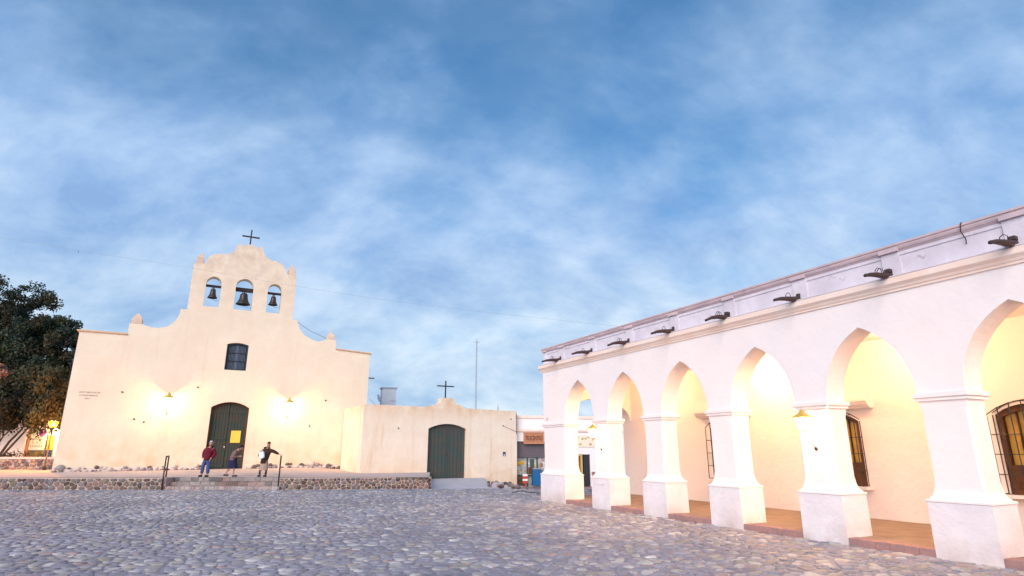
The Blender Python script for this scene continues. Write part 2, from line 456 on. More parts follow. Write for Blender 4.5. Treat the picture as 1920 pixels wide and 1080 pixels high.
# its right flank down to the apron
bt = [bm.verts.new((gr[nx][b].co.x + .05, gr[nx][b].co.y, -.9)) for b in range(ny + 1)]
for b in range(ny): bm.faces.new((gr[nx][b], bt[b], bt[b + 1], gr[nx][b + 1]))
plat = fin('church_platform', bm, M_plat, recalc=False); tag(plat, kind='structure')
# low concrete apron in front of the yard gate
bm = bmesh.new()
vs = [bm.verts.new(p) for p in [(-3.80, 28.3, .004), (-.75, 28.3, .004), (-1.05, 30.3, .03), (-1.9, 41.6, .0), (-7.0, 39.9, 0), (-6.6, 36, .0)]]
ext = bmesh.ops.extrude_face_region(bm, geom=[bm.faces.new(vs)])
for v in [g for g in ext['geom'] if isinstance(g, bmesh.types.BMVert)]: v.co.z -= .9
apron = fin('gate_apron', bm, M_conc); tag(apron, kind='structure')
sheet('street', [(-1.6, 28.5, -.80), (30, 28.5, -.80), (30, 60, -.80), (-1.6, 60, -.80)], M_conc)

# retaining walls and stairs along the platform
SX0, SX1 = -15.55, -10.45
def rwall(x0, x1, y0, y1, label, step):
    ang = math.atan2(y1 - y0, x1 - x0); ln = math.hypot(x1 - x0, y1 - y0)
    t = empty('stone_retaining_wall', (x0, y0, 0), ang, label, 'wall')
    boxo('mortar', 0, ln, 0, .62, -.3, .512, M_mort, t)
    stone_wall(t, 0, ln, .01, .50, -.0, step)
    bm = bmesh.new()
    return t
rwall(-27.5, SX0, 27.72, 27.72, 'low field stone wall holding the platform, between left picture edge and stairs', .27)
rwall(SX1, -3.75, 27.80, 28.62, 'low rubble stone wall holding the platform between stairs and gate apron', .22)
st = empty('stone_stairs', (SX0, 27.72, 0), 0, 'three low stone steps up to the church platform between two iron handrails', 'stairs')
LW = SX1 - SX0
for k, (y0, z0, z1) in enumerate(((0, 0, .155), (.32, .155, .335), (.64, .335, .515))):
    stp = boxo('step', .0, LW, y0 + .03, 1.0, z0 - (.3 if k == 0 else 0), z1 - .006 - k * .001, M_mort if k else M_conc, st)
    x = 0
    while x < LW - .05:
        wd = random.uniform(.10, .2) if k == 0 else random.uniform(.22, .62)
        wd = min(wd, LW - x)
        bm = bmesh.new(); box(bm, x + .012, x + wd - .012, y0 + random.uniform(-.012, .012), y0 + .3, z0 + .015, z1 + random.uniform(-.004, .004), .012)
        for v in bm.verts: v.co += Vector([random.uniform(-.006, .006) for _ in range(3)])
        bmesh.ops.recalc_face_normals(bm, faces=bm.faces)
        me = bpy.data.meshes.new('block'); bm.to_mesh(me); bm.free()
        g = random.uniform(.30, .5) if k == 0 else random.uniform(.13, .36); q = random.random()
        cc = (g, g * .9, g * .88) if q < .6 else (g * 1.1, g * .8, g * .75)
        at = me.color_attributes.new('tint', 'FLOAT_COLOR', 'POINT'); at.data.foreach_set('color', np.tile(np.array([*cc, 1], dtype=np.float32), len(me.vertices)))
        link('block', me, M_stone, stp); x += wd
# rubble bank right of the apron
rb = empty('rubble_bank', (0, 0, 0), 0, 'low bank of dark rubble stones at the foot of the cream yard wall', 'rubble')
bm = bmesh.new()
prof = [(-1.15, 30.2, .02), (-.9, 29.2, .25), (-.3, 28.85, .27), (.3, 28.7, .16), (.75, 28.5, .03), (.9, 29.3, -.1), (.2, 30.6, -.1), (-1.0, 31.4, -.05)]
vs = [bm.verts.new(p) for p in prof]; c0 = bm.verts.new((-.2, 29.7, .24))
for k in range(len(vs)): bm.faces.new((vs[k], vs[(k + 1) % len(vs)], c0))
base = [bm.verts.new((p[0] * 1.1, p[1] - .15 if p[1] < 29.5 else p[1], -.4)) for p in prof]
for k in range(len(vs)): bm.faces.new((vs[k], base[k], base[(k + 1) % len(vs)], vs[(k + 1) % len(vs)]))
fin('earth', bm, M_soil, rb)
def rock(r, seed):
    bm = bmesh.new(); bmesh.ops.create_icosphere(bm, subdivisions=1, radius=r)
    for v in bm.verts:
        v.co *= 1 + .28 * noise.noise(v.co * (2.2 / r) + Vector((seed, 0, 0))); v.co.z *= .75
    me = bpy.data.meshes.new('stone'); bm.to_mesh(me); bm.free()
    for p in me.polygons: p.use_smooth = True
    cc = stonecol('wall'); at = me.color_attributes.new('tint', 'FLOAT_COLOR', 'POINT'); at.data.foreach_set('color', np.tile(np.array([*cc, 1], dtype=np.float32), len(me.vertices)))
    me.materials.append(M_stone); return me
for k in range(46):
    u = k / 45; x = -1.15 + u * 2.0 + random.uniform(-.05, .05)
    yb = 29.6 - u * 1.15 if u < .25 else 28.95 - (u - .25) * .5
    z = max(.02, .26 - .28 * max(u - .45, 0) / .55) * random.uniform(.15, 1.0)
    me = rock(random.uniform(.06, .13), k)
    link('stone', me, None, rb, (x, yb - .05 + random.uniform(-.1, .15), z), (random.random() * 3, 0, random.random() * 6))

# ------------------------------------------------------------------ the church
ch = empty('church', (CH_O[0], CH_O[1], 0), CH_A, 'cream plastered colonial church with a scalloped bell gable and three arches', 'church')
left = [(-8.66, 0), (-8.66, 8.28), (-6.35, 8.28), (-6.35, 8.98), (-5.72, 8.98)] + smooth_line([(-5.68, 8.98), (-5.39, 8.87), (-4.95, 8.83), (-4.43, 8.96), (-4.11, 9.23), (-3.88, 9.67), (-3.83, 10.12)]) + [(-3.49, 10.13), (-3.49, 13.19), (-2.86, 13.20)]
mid = smooth_line([(-2.85, 13.22), (-2.76, 13.60), (-2.5, 13.86), (-2.22, 13.96), (-1.89, 14.01), (-1.57, 14.08), (-1.31, 14.29), (-1.22, 14.57), (-1.14, 14.77), (-1.01, 14.86), (-.88, 14.79), (-.83, 14.67)]) \
    + smooth_line([(-.80, 14.70), (-.62, 14.84), (-.39, 14.90), (-.12, 14.84), (.04, 14.65)]) \
    + smooth_line([(.06, 14.78), (.21, 14.87), (.36, 14.82), (.45, 14.58), (.66, 14.23), (.95, 14.03), (1.37, 13.98), (1.73, 13.82), (1.97, 13.52), (2.06, 13.22)])
right = [(2.1, 13.2), (2.71, 13.19), (2.71, 10.14), (3.01, 10.13)] + smooth_line([(3.02, 10.10), (3.23, 9.55), (3.58, 9.17), (4.05, 8.90), (4.52, 8.82), (5.0, 8.98)]) + [(5.03, 9.0), (5.66, 9.0), (5.68, 8.34), (8.05, 8.2), (8.05, 0)]
DOORX = (-1.42, .72)
door_hole = seg_arch(DOORX[0], DOORX[1], .0, 4.26, 4.60)
outline = left + mid + right + door_hole[::-1]
win_hole = seg_arch(-.99, .25, 6.56, 8.18, 8.29)
bell_holes = [seg_arch(-2.65, -1.77, 10.46, 11.95, 12.43), seg_arch(-.93, .13, 10.44, 11.98, 12.52), seg_arch(1.0, 1.87, 10.44, 11.95, 12.42)]
plate('facade', [outline, win_hole] + bell_holes, 0, .62, M_ch, ch)
# nave behind
boxo('nave', -8.0, 7.4, .63, 26, -.2, 7.6, M_ch, ch)
boxo('bell_wall_thickening', -3.40, 2.62, .63, .95, 7.6, 10.30, M_ch, ch)
# copings
bm = bmesh.new(); box(bm, -8.78, -6.36, -.09, .70, 8.283, 8.37, .01); fin('coping', bm, M_org, ch)
bm = bmesh.new(); v = box(bm, 5.70, 8.16, -.09, .70, 8.26, 8.33)
for q in v:
    q.co.z += .09 - (q.co.x - 5.7) * .057
fin('coping', bm, M_org, ch)
def pinnacle(x, z, w=.27, h=.33, hp=.34):
    bm = bmesh.new(); box(bm, x - w, x + w, .02, .60, z, z + h, .015)
    n = 4; y = .31
    for s0, s1, z0, z1 in ((w * .92, w * .72, z + h, z + h + hp * .35), (w * .70, .03, z + h + hp * .35, z + h + hp)):
        a = [bm.verts.new((x + sx * s0, y + sy * s0, z0)) for sx, sy in ((-1, -1), (1, -1), (1, 1), (-1, 1))]
        b = [bm.verts.new((x + sx * s1, y + sy * s1, z1)) for sx, sy in ((-1, -1), (1, -1), (1, 1), (-1, 1))]
        for k in range(4): bm.faces.new((a[k], a[(k + 1) % 4], b[(k + 1) % 4], b[k]))
        bm.faces.new(a[::-1]); bm.faces.new(b)
    fin('pinnacle', bm, M_gab, ch)
pinnacle(-6.0, 8.982, .27, .32, .36); pinnacle(-3.17, 13.192, .21, .40, .36); pinnacle(2.39, 13.192, .22, .40, .36); pinnacle(5.32, 9.002, .25, .26, .34)
# church door: two leaves of planks
for lf, (x0, x1) in enumerate(((DOORX[0] + .03, -.36), (-.34, DOORX[1] - .03))):
    d = boxo('door', x0, x1, .34, .37, .3, 4.75, M_door, ch)
    k = 6; wd = (x1 - x0) / k
    for i in range(k):
        a = x0 + i * wd; bm = bmesh.new()
        c = (DOORX[0] + DOORX[1]) / 2; mx_ = a + wd / 2; zt = 4.60 - .34 * ((mx_ - c) / 1.07) ** 2 + .14
        box(bm, a + .008, a + wd - .008, .30 + random.uniform(0, .012), .338, .52, zt, .006)
        fin('plank', bm, M_door, d)
    for z in (.75, 2.35, 3.95):
        bm = bmesh.new(); box(bm, x0 + .03, x1 - .03, .272, .298, z, z + .13, .006); fin('rail', bm, M_door, d)
plate('door_frame', [[(DOORX[0] + .001, .3)] + seg_arch(DOORX[0] + .001, DOORX[1] - .001, .5, 4.259, 4.598)[1:-1] + [(DOORX[1] - .001, .3)] + seg_arch(DOORX[0] + .07, DOORX[1] - .07, .3, 4.22, 4.53)[::-1]], .22, .36, M_brown, ch)
bm = bmesh.new(); bmesh.ops.create_uvsphere(bm, u_segments=10, v_segments=6, radius=.045)
fin('knob', bm, mat('white_enamel', (.75, .72, .68), .4), ch, True, (-.42, .27, 1.92))
# window over the door
wn = boxo('window', -.985, .245, .32, .36, 6.57, 8.20, M_win, ch)
plate('frame', [[(-.99, 6.562)] + seg_arch(-.989, .249, 6.562, 8.178, 8.288)[1:-1] + [(.25, 6.562)], seg_arch(-.90, .16, 6.65, 8.10, 8.20)], .12, .30, M_win, wn)
for z in (7.12, 7.64):
    boxo('bar', -.9, .16, .17, .22, z, z + .05, M_win, wn)
for k in range(13):
    x = -.84 + k * .078; wdt = .022 if k != 6 else .05
    bm = bmesh.new()
    for (za, zb) in ((6.66, 7.12), (7.17, 7.64), (7.69, 8.16)):
        box(bm, x - wdt, x + wdt, .22, .26, za, zb)
    fin('spindle', bm, mat('blue_grey_spindle', (.09, .12, .17), .6), wn)
# beams in the bell openings
for (x0, x1, z, th) in ((-2.648, -1.772, 11.78, .14), (-.928, .128, 11.72, .24), (1.002, 1.868, 11.74, .14)):
    bm = bmesh.new(); box(bm, x0, x1, .2, .2 + th, z, z + th, .01); fin('beam', bm, M_beam, ch)
# foot of the wall: a row of whitewashed and bare boulders
def skirt(t0, t1):
    for row_ in range(2):
        t = t0 + row_ * .1
        while t < t1:
            r = random.choice((.06, .08, .10, .13, .17)) * random.uniform(.8, 1.2)
            if row_ and random.random() < .45: t += r * 2.4; continue
            bm = bmesh.new(); bmesh.ops.create_icosphere(bm, subdivisions=2, radius=1)
            sd_ = Vector((t * 3, row_ * 9, 0)); hz = min(r * random.uniform(.6, .95), .17)
            for v in bm.verts:
                v.co *= 1 + .30 * noise.noise(v.co * 1.3 + sd_) + .12 * noise.noise(v.co * 3.3 + sd_); v.co = Vector((v.co.x * r, v.co.y * .10, v.co.z * hz))
            me = bpy.data.meshes.new('base_stone'); bm.to_mesh(me); bm.free()
            for p in me.polygons: p.use_smooth = True
            q = random.random(); cc = (.62, .55, .50) if q < .42 else (tuple(v * 1.4 for v in stonecol('wall')) if q < .8 else (.34, .28, .31))
            at = me.color_attributes.new('tint', 'FLOAT_COLOR', 'POINT'); at.data.foreach_set('color', np.tile(np.array([*cc, 1], dtype=np.float32), len(me.vertices)))
            g = fac(t + r, 0)
            link('base_stone', me, M_stone, ch, (t + r, -.045, platz(g[0], g[1]) + (hz * .62 if row_ == 0 else random.uniform(.15, .24))), (0, random.uniform(-.25, .25), 0))
            t += r * 2 * random.uniform(.8, 1.0) if random.random() < .8 else r * 2 + random.uniform(.05, .25)
skirt(-8.7, -1.5); skirt(.85, 6.6)
M_bm = mat('whitewashed_mortar', (.66, .56, .50), .95, .2, 3, (.55, .44, .38), .6, 12)
for (xa, xb) in ((-8.66, -1.45), (.75, 6.6)):
    bm = bmesh.new(); n = 60; A = []; B = []
    for k in range(n + 1):
        x = xa + (xb - xa) * k / n; zt = .82 + .07 * noise.noise(Vector((x * 1.7, 0, 3)))
        A.append([bm.verts.new((x, yy, zz)) for yy, zz in ((-.001, .3), (-.075, .3), (-.06, zt - .08), (-.001, zt))])
    for p_, q_ in zip(A, A[1:]):
        for k in range(3): bm.faces.new((p_[k], p_[k + 1], q_[k + 1], q_[k]))
    fin('base_mortar', bm, M_bm, ch, True)
# painted inscription, three short lines too small to read
bm = bmesh.new()
for r, (xa, xb, z) in enumerate(((-8.12, -7.20, 4.83), (-8.08, -7.26, 4.66), (-7.82, -7.55, 4.50))):
    x = xa
    while x < xb:
        wd = random.uniform(.02, .045)
        if random.random() > .12:
            hh = .07 if r < 2 else .055
            k = random.random()
            box(bm, x, x + .011, -.006, -.002, z, z + hh)
            if k < .7: box(bm, x + .011, x + wd, -.006, -.002, z + hh - .013, z + hh)
            if k > .3: box(bm, x + .011, x + wd, -.006, -.002, z, z + .013)
            if k > .5: box(bm, x + wd, x + wd + .009, -.006, -.002, z, z + hh)
        x += wd + .02
fin('lettering', bm, M_grafd, ch)
# small fittings and holes on the facade
for (t, z) in ((-6.1, 4.95), (-5.3, 3.45), (5.3, 4.91), (4.41, 3.24), (-4.8, 3.3), (-2.3, 5.4)):
    bm = bmesh.new(); lathe(bm, [(.05, 0), (.05, .03), (.03, .05)], n=8); o = fin('putlog', bm, M_rust, ch, False, (t, -.001, z), (R(90), 0, 0))
boxo('waterspout', 8.051, 8.55, .3, .36, 6.55, 6.62, M_rust, ch)
def cross(x, y, z, h, wd, th, label, rz=0, arm=.62):
    o = empty('iron_cross', (x, y, z), rz, label, 'cross')
    boxo('upright', -th, th, -th, th, 0, h, M_iron, o, .004); boxo('crossbar', -wd, wd, -th * 1.15, th * 1.15, h * arm - th, h * arm + th, M_iron, o, .004)
p = fac(-.40, -.3); cross(p[0], p[1], 14.86, 1.17, .54, .042, 'black iron cross on top of the church bell gable', CH_A, .58)
# bells
def bell(t, ztop, zrim, r, label):
    p = fac(t, -.27); o = empty('bell', (p[0], p[1], 0), CH_A, label, 'bell', 'bells hanging in the church gable')
    h = ztop - zrim
    prof = [(r, 0), (r * 1.0, .03 * h), (r * .80, .17 * h), (r * .62, .38 * h), (r * .54, .62 * h), (r * .50, .80 * h), (r * .36, .86 * h), (r * .12, .88 * h)]
    inner = [(a * .9, b - .01) for a, b in prof[:-2]][::-1]
    bm = bmesh.new(); lathe(bm, [(a, zrim + b) for a, b in inner[:1]] + [(a, zrim + b) for a, b in inner[1:]] + [(a, zrim + b) for a, b in prof], n=24)
    fin('bell_body', bm, M_bronze, o, True)
    bm = bmesh.new()
    for s in (-1, 1):
        tube(bm, [(s * r * .06, 0, zrim + h * .86), (s * r * .28, 0, zrim + h * .94), (s * r * .2, 0, zrim + h * 1.04), (0, 0, zrim + h * 1.0)], r * .06, 8)
    tube(bm, [(0, 0, zrim + h * .86), (0, 0, 11.80)], r * .08, 8)
    fin('hanger', bm, M_bronze, o, True)
    bm = bmesh.new(); tube(bm, [(0, 0, zrim + h * .5), (0, 0, zrim - h * .06)], r * .05, 6)
    bmesh.ops.create_uvsphere(bm, u_segments=10, v_segments=6, radius=r * .13, matrix=Matrix.Translation((0, 0, zrim - h * .05)))
    fin('clapper', bm, M_iron, o, True)
    bm = bmesh.new(); tube(bm, [(0, 0, zrim - h * .1), (r * .5, .02, zrim - h * .22), (r * 1.3, .02, zrim - h * .2)], .009, 5)
    fin('rope', bm, M_rust, o)
bell(-2.20, 11.76, 11.08, .29, 'small dark bronze bell in the left arch of the church gable')
bell(-.38, 11.70, 10.86, .44, 'largest bronze bell, in the tall middle arch of the gable')
bell(1.42, 11.70, 11.03, .30, 'small bell in the right arch, with a bracket on its rim')
# yellow notice on the church door
nb = boxo('notice', -.0, .55, .0, .012, 0, .72, M_yel); nb.location = fac(-.14, -.262, 2.17); nb.rotation_euler = (0, 0, CH_A); tag(nb, 'blank yellow paper notice pinned on the dark church door', 'notice')
# thin guy wire on the right shoulder
bm = bmesh.new(); tube(bm, [(3.0, .3, 10.12), (3.9, .3, 9.55), (5.1, .3, 9.1)], .012, 5); fin('stay_wire', bm, M_iron, ch)

# ------------------------------------------------------------------ lanterns
def point(name, loc, watts, col, rad, parent=None):
    l = bpy.data.lights.new(name, 'POINT'); l.energy = watts; l.color = col; l.shadow_soft_size = rad
    o = bpy.data.objects.new(name, l); C.objects.link(o); o.location = loc
    if parent: o.parent = parent
    return o
WARM = (1.0, .56, .17)
def church_lamp(t, z, label, watts):
    p = fac(t, 0); o = empty('wall_lamp', (p[0], p[1], z), CH_A, label, 'wall lamp', 'lamps either side of the church door')
    # origin: foot of the bracket; wide shade on top
    bm = bmesh.new(); tube(bm, [(0, -.003, 0), (0, -.12, .02), (0, -.42, .12), (0, -.46, .22), (0, -.46, .50)], .022, 8)
    tube(bm, [(0, -.02, -.06), (0, -.02, .10)], .035, 8); fin('bracket', bm, M_iron, o, True)
    bm = bmesh.new(); lathe(bm, [(.05, .50), (.09, .54), (.14, .86), (.13, .88)], 0, -.46, 14); fin('glass', bm, M_gg, o, True)
    bm = bmesh.new(); lathe(bm, [(.27, .86), (.275, .88), (.20, .98), (.09, 1.06), (.06, 1.13), (.02, 1.18)], 0, -.46, 18); fin('shade', bm, M_gold, o, True)
    bm = bmesh.new(); bmesh.ops.create_uvsphere(bm, u_segments=12, v_segments=8, radius=.05); fin('bulb', bm, M_bulb, o, True, (0, -.46, .62))
    point('light', (0, -.46, .62), watts, WARM, .10, o)
    return o
church_lamp(-3.73, 3.82, 'lit wall lamp with a wide shade, left of the church door', 240)
church_lamp(2.98, 3.78, 'lit wall lamp with a wide shade, right of the church door', 240)
def lantern(s, label, watts, z=1.72):
    p = arc(s, 0, z); o = empty('wall_lantern', p, AR_A, label, 'lantern', 'lanterns on the arcade piers')
    yb = -.30
    bm = bmesh.new(); tube(bm, [(0, .04, .02), (0, -.03, .0), (0, -.08, .12), (0, -.12, .28), (0, -.24, .34), (0, yb, .36)], .012, 8)
    tube(bm, [(0, .03, .02), (0, -.03, .02)], .035, 8); fin('bracket', bm, M_rust, o, True)
    def frus(bm, a0, a1, z0, z1):
        A = [bm.verts.new((sx * a0, yb + sy * a0, z0)) for sx, sy in ((-1, -1), (1, -1), (1, 1), (-1, 1))]
        B = [bm.verts.new((sx * a1, yb + sy * a1, z1)) for sx, sy in ((-1, -1), (1, -1), (1, 1), (-1, 1))]
        for k in range(4): bm.faces.new((A[k], A[(k + 1) % 4], B[(k + 1) % 4], B[k]))
        return A, B
    bm = bmesh.new(); frus(bm, .055, .11, .38, .62); fin('glass', bm, M_gg, o)
    bm = bmesh.new(); A, B = frus(bm, .15, .05, .62, .72); bm.faces.new(A[::-1]); A2, B2 = frus(bm, .05, .025, .72, .76); bm.faces.new(B2)
    tube(bm, [(0, yb, .75), (0, yb, .80)], [.02, .012], 8); fin('cap', bm, M_gold, o)
    bm = bmesh.new()
    for sx, sy in ((-1, -1), (1, -1), (1, 1), (-1, 1)): tube(bm, [(sx * .056, yb + sy * .056, .37), (sx * .112, yb + sy * .112, .622)], .006, 5)
    box(bm, -.06, .06, yb - .06, yb + .06, .355, .378); fin('frame', bm, M_gold, o)
    bm = bmesh.new(); bmesh.ops.create_uvsphere(bm, u_segments=10, v_segments=6, radius=.03); fin('bulb', bm, M_bulb, o, True, (0, yb, .52))
    point('light', (0, yb, .52), watts, (1, .48, .18), .04, o)
    return o

# ------------------------------------------------------------------ the arcade building
ar = empty('arcade_building', (AR_O[0], AR_O[1], 0), AR_A, 'long white colonial arcade with pointed arches and dark drain spouts', 'building')
MOD = 2.47; PC = [3.63 + MOD * k for k in range(7)]; HW = .86; SPR = 2.66; RISE = 1.34; TH = .55
RR = (RISE ** 2 + HW ** 2) / (2 * HW)
def gothic(x0, x1):
    c = (x0 + x1) / 2; pts_ = []
    cxl = x0 + RR; a_end = math.degrees(math.acos((c - cxl) / RR))
    for k in range(13):
        a = 180 + (a_end - 180) * k / 12; pts_.append((cxl + RR * math.cos(R(a)), SPR + RR * math.sin(R(a))))
    rt = [(2 * c - x, z) for x, z in pts_[::-1]][1:]
    return pts_ + rt
SEND = PC[-1] + .375
edges = [(1.50, PC[0] - .375)] + [(PC[k] + .375, PC[k + 1] - .375) for k in range(6)]
lp = [(.05, SPR), (.05, 4.52), (SEND, 4.52), (SEND, SPR)]
bot = [(.05, SPR)]
low = []
for x0, x1 in edges: low += gothic(x0, x1)
loop = [(.05, 4.52), (.05, SPR)] + low + [(SEND, SPR), (SEND, 4.52)]
# split between bays so that every span of wall is its own piece of the facade
for k, (x0, x1) in enumerate(edges):
    a = .05 if k == 0 else PC[k - 1]; b = PC[k] 
    plate('arch_wall', [[(a, 4.52), (a, SPR)] + gothic(x0, x1) + [(b, SPR), (b, 4.52)]], 0, TH, M_wh, ar)
def pier(x0, x1, d0=0.0, d1=TH):
    bm = bmesh.new(); ch_ = .045
    def ring(a0, a1, b0, b1, z, c):
        return [bm.verts.new(q) for q in ((a0 + c, b0, z), (a1 - c, b0, z), (a1, b0 + c, z), (a1, b1 - c, z), (a1 - c, b1, z), (a0 + c, b1, z), (a0, b1 - c, z), (a0, b0 + c, z))]
    rr = []
    # shaft with chamfered corners, stopped at both ends, flaring down to the plinth
    for e, z, c in ((.070, .921, .004), (.062, .945, .004), (.030, .975, .004), (.010, 1.03, .004), (0, 1.08, .006), (0, 1.22, ch_), (0, 2.36, ch_), (0, 2.46, .006), (0, 2.52, .004)):
        rr.append(ring(x0 - e, x1 + e, d0 - e, d1 + e, z, c))
    for r0, r1 in zip(rr, rr[1:]):
        for k in range(8): bm.faces.new((r0[k], r0[(k + 1) % 8], r1[(k + 1) % 8], r1[k]))
    bm.faces.new(rr[0][::-1]); bm.faces.new(rr[-1])
    p = fin('pier', bm, M_wh, ar)
    bm = bmesh.new(); box(bm, x0 - .112, x1 + .112, d0 - .112, d1 + .112, .879, .92, .008); fin('ledge', bm, M_wh, p)
    bm = bmesh.new(); e = .095
    v = box(bm, x0 - e, x1 + e, d0 - e, d1 + e, -.4, .878)
    for q in v:
        if q.co.z < 0:
            q.co.x += -.012 if q.co.x < (x0 + x1) / 2 else .012
    fin('plinth', bm, M_pl, p)
    bm = bmesh.new()
    box(bm, x0 - .035, x1 + .035, d0 - .035, d1 + .035, 2.521, 2.575); box(bm, x0 - .065, x1 + .065, d0 - .065, d1 + .065, 2.576, 2.658, .006)
    fin('impost', bm, M_wh, p)
    return p
piers = [pier(.05, 1.50)] + [pier(c - .375, c + .375) for c in PC]
# end wall with its own opening, and the back wall
e_open = arcpts(2.088, 2.74, 1.509, .86, 180, 0, 18)
plate('end_wall', [[(.551, 4.5), (.551, 2.74)] + e_open + [(3.599, 2.74), (3.599, 4.5)]], .05, .56, M_wh, ar, axis='yz')
WIN = [5.28, 9.05, 13.2, 17.3]
holes = [seg_arch(c - .60, c + .60, .86, 2.42, 2.62) for c in WIN]
plate('back_wall', [[(.05, -.4), (.05, 5.2), (21, 5.2), (21, -.4)]] + holes, 3.601, 4.0, M_wh, ar)
boxo('rooms', .1, 20.9, 4.25, 10.0, -.4, 5.0, M_wh, ar)
boxo('ceiling', .06, 21, .552, 3.6, 4.36, 4.5, M_wh, ar)
boxo('flat_roof', .06, 21, .55, 4.0, 4.55, 4.85, M_wh, ar)
boxo('gallery_floor', 1.0, 21, -.02, 3.6, -.4, .125, M_floor, ar)
boxo('gallery_floor', .0, 1.0, .6, 3.6, -.4, .12, M_floor, ar)
for k, (x0, x1) in enumerate(edges):
    # kerb of brick on edge at every bay
    x = x0 + .05; 
    kb = boxo('kerb', x0 - .0 + .11, x1 - .11, -.055, -.021, -.2, .10, M_kerb, ar)
    n = 6; wd = (x1 - x0 - .22) / n
    for i in range(n):
        bm = bmesh.new(); box(bm, x0 + .11 + i * wd + .004, x0 + .11 + (i + 1) * wd - .004, -.10, .16, .0, .135 + random.uniform(-.003, .003), .006); fin('brick', bm, M_kerb, kb)
# cornice and parapet
def profile_run(name, prof, x0, x1, m, parent, endcap=True):
    bm = bmesh.new(); A = [bm.verts.new((x0, y, z)) for y, z in prof]; B = [bm.verts.new((x1, y, z)) for y, z in prof]; n = len(prof)
    for k in range(n): bm.faces.new((A[k], A[(k + 1) % n], B[(k + 1) % n], B[k]))
    bm.faces.new(A[::-1]); bm.faces.new(B); return fin(name, bm, m, parent)
profile_run('cornice', [(.06, 4.521), (-.03, 4.521), (-.035, 4.56), (-.055, 4.57), (-.075, 4.61), (-.12, 4.65), (-.13, 4.66), (-.135, 4.76), (-.10, 4.775), (.06, 4.79)], -.09, 21, M_peach, ar)
profile_run('cornice_ledge', [(.055, 4.792), (-.115, 4.777), (-.115, 4.80), (.055, 4.83)], -.08, 21, M_par, ar)
boxo('parapet', .05, 21, .05, .42, 4.83, 5.26, M_par, ar)
profile_run('coping', [(.44, 5.261), (.045, 5.261), (.02, 5.29), (0.0, 5.30), (-.02, 5.335), (-.02, 5.36), (-.045, 5.37), (-.05, 5.405), (.44, 5.42)], -.02, 21, M_capd, ar)
boxo('coping_lining', .04, 21, .03, .05, 5.19, 5.235, M_par, ar)
SPO = [1.30 + 1.957 * k for k in range(10)]
for k, s in enumerate([.18] + SPO):
    wd = .33 if k else .22
    boxo('pilaster', s - .12, s - .12 + wd, .02, .049, 4.831, 5.258, M_par, ar)
    boxo('coping_break', s - .13, s - .11 + wd, -.035, .019, 5.262, 5.33, M_capd, ar)
# stains of iron wire and old plaster repairs on the parapet
for s, sgn in ((1.9, 1), (4.5, -1), (6.5, 1), (8.3, 1), (10.6, -1), (12.2, 1), (13.9, 1), (15.2, -1)):
    for q in range(2):
        bm = bmesh.new(); x = s + random.uniform(-.4, .4); z = random.uniform(4.92, 5.1); pts_ = []
        for j in range(6): pts_.append((x + j * .03 * sgn + random.uniform(-.01, .01), .047, z + .05 * math.sin(j * 1.1 + q) + j * .01))
        tube(bm, pts_, .004, 4); fin('crack', bm, M_scr, ar)
for s in (14.35,):
    bm = bmesh.new(); tube(bm, [(s, .0, 5.43), (s + .01, -.06, 5.41), (s - .02, -.05, 5.28), (s + .02, -.02, 5.12), (s - .01, .03, 5.06)], .010, 6); fin('iron_hook', bm, M_rust, ar)
# drain spouts
def spout(s, droop, ringside, box_head):
    o = empty('drain_spout', (s, .05, 4.86), 0); o.parent = ar
    bm = bmesh.new()
    n = 8; rings = []
    prof = [(0.0, .045, .05, 0), (-.12, .055, .05, -.015), (-.22, .070, .06, -.045), (-.42, .062, .05, -.055), (-.62, .055, .04, -.075 - droop * .4), (-.78, .035, .03, -.11 - droop), (-.80, .042, .034, -.115 - droop)]
    for y, rx, rz, z in prof:
        rings.append([bm.verts.new((rx * math.cos(2 * math.pi * k / n), y, z + rz * math.sin(2 * math.pi * k / n))) for k in range(n)])
    for r0, r1 in zip(rings, rings[1:]):
        for k in range(n): bm.faces.new((r0[k], r0[(k + 1) % n], r1[(k + 1) % n], r1[k]))
    bm.faces.new(rings[0][::-1]); bm.faces.new(rings[-1])
    fin('channel', bm, M_rust, o, True)
    bm = bmesh.new()
    v = box(bm, -.045, .045, -.06, .02, .02, .10, .01)
    if box_head: box(bm, -.055, .055, -.13, -.04, .03, .10, .01)
    fin('mouth', bm, M_rust, o)
    bm = bmesh.new()
    for dy in (-.34, -.40) if ringside else (-.37,):
        tube(bm, [(-.06, dy, -.02), (-.05, dy, .05), (0, dy, .085), (.05, dy, .05), (.06, dy, -.02)], .007, 6)
    fin('strap', bm, M_iron, o, True)
for k, s in enumerate(SPO): spout(s, [.02, .03, .05, .04, .06, .01, 0, .0, .02, .02][k], k % 2 == 0, k in (4, 6, 7))
